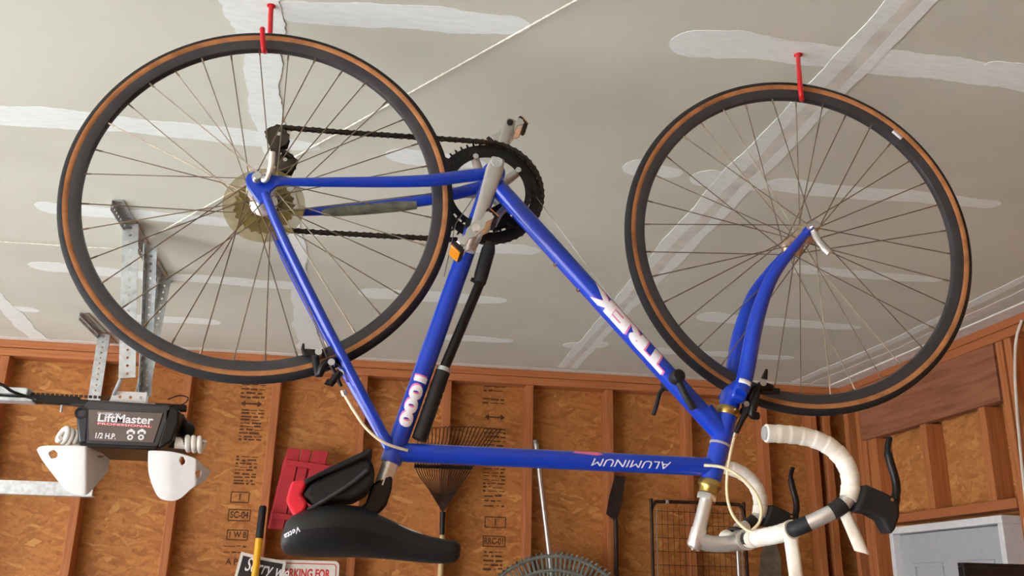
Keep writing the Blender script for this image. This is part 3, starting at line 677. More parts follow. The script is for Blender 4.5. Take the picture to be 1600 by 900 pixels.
sp_ = MB()
for k in range(5):
    an = ca+math.radians(36+72*k); d = V((math.cos(an), 0, math.sin(an)))
    sp_.tube([BB+V((0, -.056, 0))+d*.012, BB+V((0, -.053, 0))+d*.05, BB+V((0, -.048, 0))+d*.076], [.012, .009, .008], 10)
    p = BB+d*.072; MB().cyl(p+V((0, -.036, 0)), p+V((0, -.056, 0)), .0055, 12).build('chainring_bolt', K['chrome'], cr)
sp_.build('crank_spider', K['alu_dull'], bike)
def crank(s):
    d = arm*(-s); o = BB+V((0, s*.062, 0)); e = o+d*.170+V((0, s*.016, 0)); side = V((-d.z, 0, d.x)); n = 14; P = []
    for i in range(n+1):
        t = i/n; c = o.lerp(e, t); w = .0165-.0055*math.sin(min(1, t*1.2)*PI/2)+(.002 if t > .9 else 0); h = .0105-.003*t
        if i in (0, n): w *= .75
        c = c+d*(-.010 if i == 0 else (.011 if i == n else 0))
        P.append([c+side*w*math.cos(a)*(abs(math.cos(a))**-.35 if abs(math.cos(a)) > .05 else 1)+V((0, h*math.sin(a)*(abs(math.sin(a))**-.35 if abs(math.sin(a)) > .05 else 1), 0)) for a in [2*PI*k/16 for k in range(17)]])
    mb = MB().grid(P); k = 17
    mb.f += [tuple(range(16)), tuple(n*k+i for i in range(15, -1, -1))]
    a_ = mb.build('crank_arm', K['alu_dull'], bike, smooth=50)
    MB().lathe([(0, .0122), (.0095, .0122), (.0105, .009), (0, .009)], o, (0, s, 0), 24, False).build('dust_cap', K['galv'], a_)
    MB().lathe([(.0, -.035), (.0155, -.035), (.0155, -.012), (0, -.012)], o, (0, s, 0), 24, False).build('crank_boss', K['alu_dull'], a_)
    return e, a_
e1, a1 = crank(1); e2, a2 = crank(-1)
MB().cyl(e2+V((0, .012, 0)), e2+V((0, .0093, 0)), .0065, 12).build('pedal_hole', K['black_metal'], a2)
MB().cyl(BB+V((0, -.07, 0)), BB+V((0, .07, 0)), .0085, 16).build('spindle', K['alu_dull'], bike)
# pedals
def pedal(e, s, ax, refl=True):
    ax = V(ax).normalized(); y = V((0, s, 0)); up_ = ax.cross(V((0, 1, 0)))
    R = M((ax, V((0, 1, 0)), up_)).transposed()
    p = MB().cyl(e-y*.004, e+y*.078, .0062, 14).build('pedal', K['alu'], bike)
    for yy in (.018, .072):
        c = e+y*yy; pl_ = []
        for a, b in ((-.040, -.012), (-.046, .0), (-.040, .012), (-.024, .007), (-.012, .014), (.012, .014), (.024, .007), (.040, .012), (.046, 0), (.040, -.012), (.024, -.007), (.012, -.014), (-.012, -.014), (-.024, -.007)):
            pl_.append(c+ax*a*.86+up_*b*.72)
        MB().prism([q+y*.0013 for q in pl_], [q-y*.0013 for q in pl_]).build('cage_plate', K['chrome'], p, bevel=.0008)
    for t in (-1, 1): MB().box(e+y*.045+ax*t*.037, (.003, .054, .014), R).build('cage_end', K['chrome'], p, bevel=.001)
    if refl:
        for t in (-1, 1):
            h_ = MB().box(e+y*.045+ax*t*.0415, (.007, .044, .024), R).build('reflector_housing', K['black_metal'], p, bevel=.001)
            MB().box(e+y*.045+ax*t*.0465, (.003, .040, .020), R).build('reflector', K['orange'], p, bevel=.001)
pax = bp(772, 352, .12)-bp(728, 394, .12); pax.y = 0
pedal(e1, 1, pax); pax2 = bp(816, 196, -.13)-bp(776, 222, -.13); pax2.y = 0
pedal(e2, -1, pax2)
# chain
def arc2(c, r, a0, a1, n=24): return [V((c[0]+r*math.cos(a0+(a1-a0)*i/n), 0, c[1]+r*math.sin(a0+(a1-a0)*i/n))) for i in range(n+1)]
cy = -.0455
pul1 = bp(446, 252, -.05); pul2 = bp(436, 212, -.05)
cog = .037
path = arc2((0, 0), cog, PI*1.28, PI*.5)
path += arc2((BB.x, BB.z), .1035, PI*.5, -PI*.5, 40)
path += arc2((pul2.x, pul2.z), .0195, -PI*.45, -PI*1.35)
path += arc2((pul1.x, pul1.z), .0185, -PI*.10, PI*.22, 8)
path.append(path[0])
tot = sum((path[i+1]-path[i]).length for i in range(len(path)-1)); nlk = int(tot/.0127); step = tot/nlk
pts = []; i = 0; acc = 0
for k in range(nlk):
    t = k*step
    while acc+(path[i+1]-path[i]).length < t: acc += (path[i+1]-path[i]).length; i += 1
    seg = path[i+1]-path[i]; pts.append(path[i]+seg*((t-acc)/max(seg.length, 1e-9)))
pins = MB()
def ychain(p): return cy+(-.012 if p.x < .1 else -.012*(1-min(1, (p.x-.1)/.25)))*.6
for p in pts: pins.cyl(V((p.x, ychain(p)-.0042, p.z)), V((p.x, ychain(p)+.0042, p.z)), .0036, 8)
chain = pins.build('chain', K['chain'], bike)
lm_ = {}
for kind, w_ in (('o', .0036), ('i', .0026)):
    pl_ = [(-.0095, 0), (-.0085, .0030), (-.006, .0042), (-.002, .0030), (.002, .0030), (.006, .0042), (.0085, .0030), (.0095, 0), (.0085, -.0030), (.006, -.0042), (.002, -.0030), (-.002, -.0030), (-.006, -.0042), (-.0085, -.0030)]
    mb = MB()
    for s in (1, -1): mb.prism([V((a, s*w_, b)) for a, b in pl_], [V((a, s*(w_+.0009), b)) for a, b in pl_])
    o = mb.build('chain_link', K['chain'], chain, smooth=0); lm_[kind] = o.data; bpy.data.objects.remove(o)
for k in range(nlk):
    a = pts[k]; b = pts[(k+1) % nlk]; c = (a+b)/2; d = b-a
    m4 = M.Translation(V((c.x, ychain(c), c.z))) @ M.Rotation(-math.atan2(d.z, d.x), 4, 'Y')
    share(lm_['o' if k % 2 else 'i'], 'chain_link', m4, chain)
# rear derailleur
cage = [(413, 206), (420, 200), (434, 198), (446, 203), (452, 214), (448, 226), (438, 230), (436, 240), (444, 248), (458, 250), (460, 258), (455, 268), (440, 268), (430, 258), (424, 240), (420, 222)]
de = slab(cage, -.0435, -.0455, -.045); q_ = slab(cage, -.0605, -.0625, -.045); de.add(q_.v, q_.f)
der = de.build('rear_derailleur', K['derail'], bike)
for pp in (pul1, pul2):
    pr = []
    for k in range(22):
        an = PI*k/11; q = .0195 if k % 2 else .0165; pr.append((pp.x+q*math.cos(an), pp.z+q*math.sin(an)))
    MB().prism([V((a, -.052, b)) for a, b in pr], [V((a, -.056, b)) for a, b in pr]).build('jockey_wheel', K['black_metal'], der)
    MB().cyl(V((pp.x, -.0425, pp.z)), V((pp.x, -.064, pp.z)), .004, 10).build('pulley_bolt', K['chrome'], der)
MB().tube(catmull([V((.012, -.072, -.012)), bp(428, 290, -.074), bp(438, 268, -.072)], 6), [.012]*7+[.013]*6, 14).build('derailleur_body', K['derail'], der)
# front derailleur
fd = slab([(762, 330), (785, 318), (800, 335), (812, 350), (804, 362), (790, 352), (776, 360), (764, 348)], -.034, -.058, -.045)
fdr = fd.build('front_derailleur', K['black_metal'], bike, bevel=.003)
MB().tube([BB.lerp(STt, .17), BB.lerp(STt, .205)], .0185, 20).build('clamp_band', K['black_metal'], fdr)
MB().tube([bp(770, 352, -.02), bp(780, 335, -.03), bp(792, 322, -.03)], .007, 10).build('linkage', K['alu'], fdr)
MB().tube([V((.385, .012, -.055)), bp(712, 350, .022), bp(694, 432, .022)], .0008, 6).build('shift_wire', K['wirecable'], bike)
# ------------------------------------------------------------------ seat post and saddle
spt = (STt-BB).normalized()
post = MB().tube([STt-spt*.06, STt+spt*.045], .0132, 20).build('seat_post', K['alu'], bike)
slab([(592, 752), (600, 744), (613, 746), (612, 765), (604, 790), (592, 803), (576, 806), (556, 806), (552, 797), (570, 790), (577, 770), (581, 758)], -.013, .013).build('seat_clamp', K['black_metal'], bike, bevel=.004)
prof = [(441, 838, 856, .030), (447, 816, 866, .052), (458, 806, 868.5, .064), (475, 799, 870, .071), (500, 793, 871, .074), (530, 790, 871, .070), (560, 793, 871, .060), (585, 803, 872, .048), (610, 814, 874, .038), (640, 828, 877, .030), (670, 838, 880, .025), (695, 843, 881, .0225), (711, 845, 879, .020), (718, 850, 872, .012)]
P = []; n = 20
for x, yt, yb_, hw in prof:
    a = bp(x, yt); b = bp(x, yb_); rowp = []
    c = (a+b)/2; hgt = (b.z-a.z)/2
    for k in range(n):
        an = 2*PI*k/n; cx = math.cos(an); cz = math.sin(an)
        sx_ = math.copysign(abs(cx)**.7, cx); sz_ = math.copysign(abs(cz)**.7, cz)
        wv = hw*(1.0 if cz < .2 else 1-.25*cz)
        rowp.append(V((c.x, wv*sx_, c.z+hgt*sz_)))
    P.append(rowp+[rowp[0]])
mb = MB().grid(P); mb.f += [tuple(range(n)), tuple((len(P)-1)*(n+1)+i for i in range(n-1, -1, -1))]
sdl = mb.build('saddle', K['saddle'], bike, smooth=80)
for s in (1, -1): MB().tube(catmull([bp(480, 806, s*.03), bp(530, 800, s*.025), bp(575, 806, s*.022), bp(620, 822, s*.02), bp(670, 842, s*.012)], 5), .0035, 8).build('saddle_rail', K['chrome'], sdl)
# saddle maker's mark on the rear left corner
from mathutils.bvhtree import BVHTree
bvh = BVHTree.FromPolygons([tuple(v) for v in mb.v], [tuple(f) for f in mb.f])
Oc = R3b.transposed()@(CAM-HUB)
def onsaddle(u, v):
    x = 460+(-u*.94-v*.30)*1; y = 831+(u*.42-v*.95)*-1
    x, y = 457-u*.88+v*.28, 832+u*.48+v*.9
    d = (R3b.transposed()@ray(x, y)).normalized(); h, nn, _, _ = bvh.ray_cast(Oc, d)
    if h is None: return Oc+d*1.4
    return h-d*.0012
text_mb('Vetta', 13, onsaddle, bold=.15, shear=.2, cuts=3).build('lettering', K['white_print'], sdl, smooth=0)
# ------------------------------------------------------------------ things carried by the bicycle
pump = empty('frame_pump', MW)
tag(pump, 'long black frame pump clipped along the seat tube of the blue bike', 'bicycle pump')
def pp(x, y): return bp(x, y, .0)
MB().tube([pp(752, 437), pp(693, 578)], .0088, 16).build('pump_barrel', K['black_metal'], pump)
MB().tube([pp(766, 380), pp(763, 391), pp(752, 430), pp(749, 443)], [.009, .0125, .0125, .011], 18).build('pump_head', K['black_rubber'], pump)
MB().tube([pp(694, 575), pp(692, 581)], .0125, 18).build('pump_collar', K['galv'], pump)
gp = [pp(692, 581).lerp(pp(655, 687), i/40) for i in range(41)]
MB().tube(gp, [.0118+(.0014*abs(math.sin(i*.8)) if 8 < i < 26 else (.001 if i > 30 else .0006)) for i in range(41)], 18).build('pump_grip', K['black_rubber'], pump)
MB().cyl(pp(736, 436), pp(746, 441), .004, 10).build('pump_peg', K['black_metal'], pump)
bag = empty('saddle_bag', MW)
tag(bag, 'open black saddle bag hanging between the saddle and seat post', 'saddle bag')
body = slab([(484, 785), (474, 780), (486, 762), (510, 748), (548, 730), (572, 720), (582, 728), (585, 745), (584, 758), (572, 772), (550, 784), (517, 786), (490, 794)], -.040, .040).build('bag_body', K['bag'], bag, bevel=.014, seg=3)
slab([(477, 757), (500, 745), (540, 726), (579, 708), (582, 711), (575, 719), (538, 737), (500, 752), (480, 763)], -.05, .05).build('bag_flap', K['bag'], bag, bevel=.003)
MB().tube(catmull([bp(481, 797, .046), bp(510, 780, .046), bp(545, 758, .046), bp(574, 735, .045)], 6), .0035, 8).build('zip', K['opgrey'], bag)
rc_ = slab([(458, 757), (478, 754), (481, 762), (473, 777), (482, 790), (478, 802), (464, 811), (455, 800), (449, 786)], -.035, .040)
rc_.build('red_lining', K['redcloth'], bag, bevel=.017, seg=4)
# ------------------------------------------------------------------ hooks
def hook(pts, lab):
    e = empty('ceiling_hook', M.Translation(V((pts[0].x, pts[0].y, H)))); tag(e, lab, 'hook', 'red vinyl bike hooks')
    o = V((pts[0].x, pts[0].y, H)); q = catmull([p-o for p in pts], 8)
    MB().tube(q, .0047, 12).ball(q[-1], .0052, 6).build('hook_rod', K['redvinyl'], e)
    MB().lathe([(0, -.004), (.008, -.003), (.009, .0), (0, .0)], (0, 0, 0), (0, 0, 1), 16, False).build('hook_collar', K['redvinyl'], e)
pt = atz(424, 8, H)
wy = HUB.y+.033*.32                                 # wheel plane at the top of the rear wheel
tz = HUB.z
hook([pt+V((0, 0, .004)), aty(423, 22, pt.y), aty(422, 52, wy+.030), aty(418, 68, wy+.028), aty(415, 80, wy+.004), aty(412, 78, wy-.022), aty(411, 66, wy-.026), aty(410, 46, wy-.026)], 'red hook holding the rear wheel by the rim, tip toward the camera')
pt = atz(1247, 85, H); wy = 1.533
hook([pt+V((0, 0, .004)), aty(1247.5, 97, wy-.004), aty(1249, 118, wy-.026), aty(1250, 132, wy-.026), aty(1252, 150, wy-.024), aty(1253, 156, wy-.006), aty(1253, 154, wy+.016), aty(1253, 140, wy+.024)], 'red hook holding the front wheel, straight shank in front of the tire')
# ================================================================== garage door opener
YN = 2.90                                           # near face of the motor housing
op = empty('garage_door_opener', M.Translation(V((-.72, 3.04, CZ+.39))))
tag(op, 'dark grey garage door opener with white lenses hanging from the ceiling', 'garage opener')
OO = V((-.72, 3.04, CZ+.39))
def ob(mb, name, mt, parent=op, **k): return mb.map(lambda p: p-OO).build(name, mt, parent, **k)
def oq(x, y, Y=YN): return aty(x, y, Y)
def extr(pts, Y0, Y1, Yp=YN):
    q = [oq(x, y, Yp) for x, y in pts]
    return MB().prism([V((p.x, Y0, p.z)) for p in q], [V((p.x, Y1, p.z)) for p in q])
ob(extr([(138, 624), (262, 632), (271, 640), (262, 662), (250, 695), (243, 702), (137, 697), (127, 690), (126, 640)], YN, YN+.27), 'motor_housing', K['opgrey'], bevel=.008, seg=3)
ob(extr([(139, 640), (255, 646), (240, 692), (140, 688)], YN-.004, YN+.02), 'label_panel', K['oplabel'], bevel=.001)
ob(extr([(124, 693), (245, 698), (243, 704), (128, 699)], YN-.008, YN+.27), 'bottom_rim', K['black_metal'], bevel=.002)
ob(extr([(120, 640), (137, 637), (138, 655), (136, 692), (123, 692), (119, 655)], YN-.002, YN+.25), 'end_cap', K['opblue'], bevel=.006, seg=3)
c = oq(127, 645, YN-.003); ob(MB().lathe([(.012, 0), (.019, 0), (.019, -.006), (.012, -.006)], c, (0, -1, 0), 24), 'cap_ring', K['black_metal'])
ob(extr([(257, 640), (272, 634), (280, 642), (279, 660), (268, 690), (246, 702), (248, 690), (256, 664)], YN+.0, YN+.24), 'terminal_cover', K['black_metal'], bevel=.006, seg=3)
c = oq(292, 672, YN+.1); ob(MB().ball(c, .025, 8).tube([oq(280, 650, YN+.08), c], .014, 12), 'capacitor', K['black_metal'])
c = oq(276, 692, YN+.05); ob(MB().cyl(c-V((.02, 0, 0)), c+V((.03, 0, 0)), .018, 16), 'lamp_socket', K['black_metal'])
c = oq(128, 688, YN+.05); ob(MB().cyl(c-V((.0, 0, 0)), c+V((.03, 0, 0)), .018, 16), 'lamp_socket', K['black_metal'])
# printing on the panel (slightly tilted like the panel)
def panel_text(txt, x, y, hpx, mt, wpx, **k):
    a = oq(x-wpx/2, y-wpx/2*.055, YN); b = oq(x+wpx/2, y+wpx/2*.055, YN); c = (a+b)/2; ex = (b-a).normalized(); ez = V((-ex.z, 0, ex.x)); hh = hpx/478
    tb = text_mb(txt, hh*1.35, lambda u, v: V((u, v, 0)), **k)
    w0 = max(p.x for p in tb.v)-min(p.x for p in tb.v); s = (b-a).length/w0
    tb.map(lambda p: c+ex*(p.x*s)+ez*p.y+V((0, -.0048, 0)))
    return ob(tb, 'lettering', mt, smooth=0)
panel_text('LiftMaster', 196, 655.5, 12, K['white_print'], 86, bold=.0008)
ob(extr([(152, 660), (238, 665.5), (237.5, 669), (152, 663.5)], YN-.0046, YN), 'red_stripe', K['redprint'], smooth=0)
panel_text('PROFESSIONAL', 195, 664.6, 3.2, K['white_print'], 84)
panel_text('CHAMBERLAIN', 171, 647, 3.6, K['white_print'], 36)
panel_text('1/2 H.P.', 165, 682, 8, K['white_print'], 32, bold=.0006)
for x in (204, 221):
    c = oq(x, 678, YN-.0046)
    ob(MB().prism([c+V((a, 0, b)) for a, b in ((-.012, .0), (-.012, .008), (0, .016), (.012, .008), (.012, 0), (.006, 0), (.006, .006), (-.006, .006), (-.006, 0))], [c+V((a, .003, b)) for a, b in ((-.012, .0), (-.012, .008), (0, .016), (.012, .008), (.012, 0), (.006, 0), (.006, .006), (-.006, .006), (-.006, 0))]), 'panel_icon', K['white_print'], smooth=0)
    ob(MB().lathe([(.004, 0), (.0085, 0), (.0085, -.001), (.004, -.001)], c-V((0, 0, .010)), (0, -1, 0), 16), 'panel_icon', K['white_print'], smooth=0)
# white lenses swung down
def lens(top, bot, ny, holes):
    def samp(pl, t):
        q = [V((x, y, 0)) for x, y in pl]; Ls = [0]
        for i in range(len(q)-1): Ls.append(Ls[-1]+(q[i+1]-q[i]).length)
        d = t*Ls[-1]
        for i in range(len(q)-1):
            if d <= Ls[i+1]+1e-6: return q[i].lerp(q[i+1], (d-Ls[i])/max(1e-6, Ls[i+1]-Ls[i]))
        return q[-1]
    ns, nt = 64, 36; rows = []; px = []
    T = catmull([(x, y, 0) for x, y in top], 10); B = catmull([(x, y, 0) for x, y in bot], 10)
    T = [(p.x, p.y) for p in T]; B = [(p.x, p.y) for p in B]
    for i in range(ns+1):
        s = i/ns; a = samp(T, s); b = samp(B, s); rr = []; pr = []
        for j in range(nt+1):
            p = a.lerp(b, j/nt); y = ny(p.x, p.y); rr.append(oq(p.x, p.y, y)); pr.append((p.x, p.y))
        rows.append(rr); px.append(pr)
    mb = MB().grid(rows); keep = []; flat = [q for r_ in px for q in r_]
    for f in mb.f:
        cx = sum(flat[i][0] for i in f)/4; cy_ = sum(flat[i][1] for i in f)/4
        if not any(((cx-hx)/rx)**2+((cy_-hy)/ry)**2 < 1 for hx, hy, rx, ry in holes): keep.append(f)
    mb.f = keep
    return ob(mb, 'light_lens', K['whiteplastic'], solid=.004, smooth=70)
lens([(58, 703), (66, 697), (100, 696), (134, 697), (141, 700), (158, 708), (171, 718)], [(58, 703), (66, 718), (80, 737), (100, 762), (112, 771), (125, 774), (136, 772), (152, 755), (166, 738), (171, 718)],
     lambda x, y: YN-.01+.0022*max(0, x-134)+.00006*max(0, 134-x)**1.4+.0003*(y-697), [(84, 710, 6.5, 6.5), (158, 713, 7, 2.6)])
lens([(232, 705), (240, 704), (270, 706), (300, 714), (311, 721), (318, 729), (329, 735)], [(232, 705), (233, 740), (246, 774), (262, 782), (280, 780), (300, 763), (320, 750), (329, 735)],
     lambda x, y: YN-.01+.0026*max(0, x-306)+.00008*max(0, 268-x)**1.4+.0003*(y-705), [(285, 720, 4.5, 6.5), (310, 740, 4.2, 6.5)])
# spiral bulbs
def cfl(c, ax, turns, r, ln, name_par):
    ax = V(ax).normalized(); a = ax.orthogonal().normalized(); b = ax.cross(a); p = []
    for i in range(turns*16+1):
        t = i/16*2*PI; p.append(c+ax*(ln*i/(turns*16))+a*r*math.cos(t)+b*r*math.sin(t))
    bu_ = ob(MB().tube(p, .0082, 10).cyl(c-ax*.03, c+ax*.004, r*.9, 16), 'spiral_bulb', K['cfl'])
    return bu_
cfl(oq(116, 686, YN+.05), (-.75, -.55, .22), 3, .0205, .042, op)
cfl(oq(290, 693, YN+.05), (1, .1, -.02), 3, .0195, .052, op)
# rail, chain and trolley
ra = oq(125, 628, 3.04); rb_ = V((x0+.1, 3.04, ra.z+.04))
rz = (V((rb_.x, 0, rb_.z))-V((ra.x, 0, ra.z))).normalized()
RR = M((V((-rz.x, 0, -rz.z)), V((0, 1, 0)), V((rz.z, 0, -rz.x)))).transposed()
mid = (ra+rb_)/2; Lr = (ra-rb_).length
ob(MB().box(mid, (Lr, .03, .026), RR).box(ra+V((.15, 0, -.004)), (.34, .03, .02)), 'rail', K['black_metal'], bevel=.003)
lk = MB()
for i in range(40): lk.box(ra+V((.1-i*.014, -.006, .0165))-V((0, 0, rz.z*0)), (.009, .006, .008))
ob(lk, 'drive_chain', K['chain'], smooth=0)
tr = oq(8, 618, 3.02); ob(MB().box(tr+V((-.03, 0, .012)), (.2, .05, .022)).box(tr+V((-.02, 0, -.014)), (.22, .055, .012)), 'trolley', K['galv'], bevel=.003)
tb_ = oq(97, 633, 3.02); ob(MB().cyl(tb_, tb_-V((0, 0, .022)), .004, 8), 'rail_bolt', K['galv'])
# perforated steel
def perf(a, b, wdir, w, pitch=.024, hr=.0042, r_=None):
    a = V(a); b = V(b); ax = (b-a).normalized(); wd = V(wdir); wd = (wd-ax*wd.dot(ax)).normalized(); L_ = (b-a).length
    n = max(1, int(L_/pitch)); p = L_/n; mb = MB()
    for i in range(n):
        c = a+ax*(p*(i+.5)); o = []; q = []
        for k in range(8):
            an = PI/4*k; ca_, sa_ = math.cos(an), math.sin(an); m_ = max(abs(ca_), abs(sa_))
            o.append(c+ax*(p/2*ca_/m_)+wd*(w/2*sa_/m_)); q.append(c+ax*hr*ca_+wd*hr*sa_)
        mb.add(o+q, [(k, (k+1) % 8, 8+(k+1) % 8, 8+k) for k in range(8)])
    return mb
def angle(a, b, d1_, d2_, w=.032):
    a = V(a); b = V(b); d1_ = V(d1_); d2_ = V(d2_)
    m1 = perf(a+d1_*w/2, b+d1_*w/2, d1_, w); m2 = perf(a+d2_*w/2, b+d2_*w/2, d2_, w); m1.add(m2.v, m2.f); return m1
zc = H-.0025
A0 = atz(165, 310, H); A1 = atz(258, 440, H); xm = (A0.x+A1.x)/2
ob(angle((xm+.005, A0.y, zc), (xm+.005, A1.y, zc), (1, 0, 0), (0, 0, -1)), 'ceiling_angle', K['galv'], solid=.002, smooth=0)
ob(angle((xm, 2.80, zc-.01), (-.715, 2.80, CZ+.575), (1, 0, 0), (0, 1, 0), .046), 'hanger_strap', K['galv'], solid=.002, smooth=0)
ob(angle((xm+.02, 3.30, zc-.01), (-.765, 3.26, CZ+.56), (1, 0, 0), (0, -1, 0), .036), 'hanger_strap', K['galv'], solid=.002, smooth=0)
ob(angle((xm+.04, 2.95, zc-.02), (-.74, 3.20, CZ+.60), (1, 0, 0), (0, -1, 0), .034), 'diagonal_brace', K['galv'], solid=.002, smooth=0)
br = [oq(170, 628, YN+.03), oq(238, 631, YN+.03)]
t0 = oq(178, 611, YN+.03); t1 = oq(230, 614, YN+.03)
mbk = perf((t0+br[0])/2+V((.01, 0, 0)), (t1+br[1])/2-V((.01, 0, 0)), (0, 0, 1), .034, .028, .0048)
ob(mbk, 'mounting_bracket', K['whiteplastic'], solid=.003, smooth=0)
ob(MB().prism([br[0], br[0]+V((.025, 0, 0)), t0+V((.012, 0, 0)), t0], [p+V((0, .003, 0)) for p in (br[0], br[0]+V((.025, 0, 0)), t0+V((.012, 0, 0)), t0)]).box((br[0]+br[1])/2+V((0, .06, .0)), (.14, .12, .004)), 'bracket_flange', K['whiteplastic'], smooth=0)
ob(MB().tube([V((-.705, 2.815, CZ+.60)), oq(178, 616, YN+.025)], .006, 8), 'strap_bolt', K['galv'])
ob(MB().tube(catmull([oq(262, 634, YN+.12), oq(285, 632, YN+.14), oq(294, 622, YN+.14), oq(280, 618, YN+.14), oq(262, 624, YN+.14)], 6), .0022, 6), 'bell_wire', K['darkwire'])
cord = MB().tube(catmull([aty(-80, 578, 2.9), aty(-5, 598, 2.9), aty(20, 612, 2.93), aty(46, 621, 2.975), aty(58, 624, 2.98)], 8), .0045, 10).build('power_cord', K['black_rubber'])
tag(cord, 'thin black cord drooping onto the opener rail at the left edge', 'cord')
# --- door track on its own hanger
TY = 4.22
trk = empty('door_track', M.Translation(aty(90, 768, TY))); TO = aty(90, 768, TY)
tag(trk, 'galvanised horizontal garage door track running behind the white lens', 'door track')
ta = aty(0, 757, TY); tb2 = aty(100, 769, TY); td = (tb2-ta).normalized(); e0 = tb2+td*.12; e9 = V((x0+.35, TY, tb2.z))
sec = [(-.03, .027), (-.03, -.027), (.03, -.027), (.03, -.014), (-.026, -.014+.004), (-.026, .023), (.03, .023), (.03, .027)]
zc2 = (ta.z+tb2.z)/2
sec = [(-.025, -.028), (.025, -.028), (.025, -.022), (-.021, -.022), (-.021, .022), (.025, .022), (.025, .028), (-.025, .028)]
MB().prism([V((e0.x, TY+a, zc2+b)) for a, b in sec], [V((e9.x, TY+a, zc2+b)) for a, b in sec]).map(lambda p: p-TO).build('track_channel', K['galv'], trk, smooth=0, bevel=.001)
B0 = atz(130, 487, H); pxm = atz(152, 515, H)
angle((pxm.x, 3.90, zc), (pxm.x, 4.40, zc), (1, 0, 0), (0, 0, -1)).map(lambda p: p-TO).build('ceiling_angle', K['galv'], trk, solid=.002, smooth=0)
angle((pxm.x, TY-.02, zc-.01), (pxm.x+.01, TY-.03, zc2+.0), (1, 0, 0), (0, 1, 0), .05).map(lambda p: p-TO).build('hanger_strap', K['galv'], trk, solid=.002, smooth=0)
# ================================================================== cords on the ceiling
def rope(a, b, lab, nm='rope', r=.0028, sag=0):
    n = int((b-a).length/.006); p = [a.lerp(b, i/n)-V((0, 0, sag*math.sin(PI*i/n))) for i in range(n+1)]
    mb = MB()
    for s in (0, PI):
        q = []
        for i, c in enumerate(p):
            t = (b-a).normalized(); u_ = t.cross(V((0, 0, 1))).normalized(); w_ = t.cross(u_); an = i*.75+s
            q.append(c+(u_*math.cos(an)+w_*math.sin(an))*r*.55)
        mb.tube(q, r*.75, 6)
    return tag(mb.build(nm, K['rope'], smooth=60), lab, 'rope')
zr = H-.012
rope(atz(235, 371, zr), atz(990, -50, zr), 'white twisted cord stretched across the ceiling behind the rear wheel', r=.0018)
rope(atz(-60, 374, zr), atz(186, 389, zr), 'thin cord reaching from the left edge to the opener hanger strap', r=.0016)
# ================================================================== things along the back wall
YS = y1-.004                                        # stud faces
# red slatted board
rs_ = empty('slatted_board', M.Translation(aty(470, 822, YS))); RO = aty(470, 822, YS)
tag(rs_, 'small red painted slatted wooden board behind the saddle bag', 'slatted board')
def wq(x, y, Y): return aty(x, y, Y)
def wslab(pts, Y0, Y1, O_): 
    q = [wq(x, y, (Y0+Y1)/2) for x, y in pts]; return MB().prism([V((p.x, Y0, p.z)) for p in q], [V((p.x, Y1, p.z)) for p in q]).map(lambda p: p-O_)
for a, b, c_, d_ in ((450, 470, 420, 442), (472, 487, 444, 459), (490, 513, 462, 487)):
    wslab([(a, 700+(a-450)*.08), (b, 701+(b-450)*.08), (d_, 828), (c_, 826)], YS-.04, YS-.022, RO).build('slat', K['redwood'], rs_, smooth=0, bevel=.002)
for y_, dx in ((718, 0), (800, -22)):
    wslab([(447+dx, y_), (518+dx, y_+10), (517+dx, y_+19), (446+dx, y_+9)], YS-.056, YS-.0405, RO).build('cross_batten', K['redwood'], rs_, smooth=0, bevel=.002)
wslab([(444, 716), (518, 726), (500, 829), (418, 826)], YS-.0215, YS-.0005, RO).build('backing_rail', K['redwood'], rs_, smooth=0)
# signs
def sign(name, corners, Y, O_, lab, mt):
    e = empty(name, M.Translation(O_)); tag(e, lab, 'sign')
    wslab(corners, Y, Y+.003, O_).build('sign_plate', mt, e, smooth=0); return e
SY = YS-.065; SO = aty(405, 935, SY)
sg = sign('sorry_sign', [(377, 862), (412, 871), (447, 877), (432, 950), (357, 935)], SY, SO, 'black sign with white border reading Sorry, tilted behind the yellow handle', K['signwhite'])
wslab([(380, 868), (412, 876), (442, 881), (428, 946), (362, 932)], SY-.002, SY-.0002, SO).build('sign_face', K['signblack'], sg, smooth=0)
cS = aty(406, 889, SY-.0028)
text_mb('Sorry we', .082, lambda u, v: cS+V((u*.62+v*.15, 0, v-u*.12))-SO+V((.03, 0, 0)), bold=.0006, shear=.3).build('lettering', K['white_print'], sg, smooth=0)
PY = YS-.03; PO = aty(480, 930, PY)
pc = aty(531, 877, PY); pL = .305; pH = .42
def rrect(xa, xb, za, zb, r, Y0, Y1, O_):
    q = []
    for cx, cz, a0 in ((xb-r, zb-r, 0), (xa+r, zb-r, 90), (xa+r, za+r, 180), (xb-r, za+r, 270)):
        for k in range(6): an = math.radians(a0+k*18); q.append((cx+r*math.cos(an), cz+r*math.sin(an)))
    return MB().prism([V((a, Y0, b))-O_ for a, b in q], [V((a, Y1, b))-O_ for a, b in q])
pk = empty('parking_sign', M.Translation(PO)); tag(pk, 'white sign with red border reading PARKING FOR, under the black saddle', 'sign')
xa, xb, zb, za = pc.x-pL, pc.x, pc.z, pc.z-pH
rrect(xa, xb, za, zb, .022, PY, PY+.003, PO).build('sign_plate', K['signwhite'], pk, smooth=0)
rrect(xa+.012, xb-.012, za+.012, zb-.012, .016, PY-.0008, PY, PO).build('sign_border', K['redprint'], pk, smooth=0)
rrect(xa+.016, xb-.016, za+.016, zb-.016, .013, PY-.0016, PY-.0008, PO).build('sign_field', K['signwhite'], pk, smooth=0)
text_mb('PARKING FOR', .052, lambda u, v: V(((xa+xb)/2+.003+u*.66, PY-.0022, zb-.058+v))-PO, bold=.0018).build('lettering', K['redprint'], pk, smooth=0)
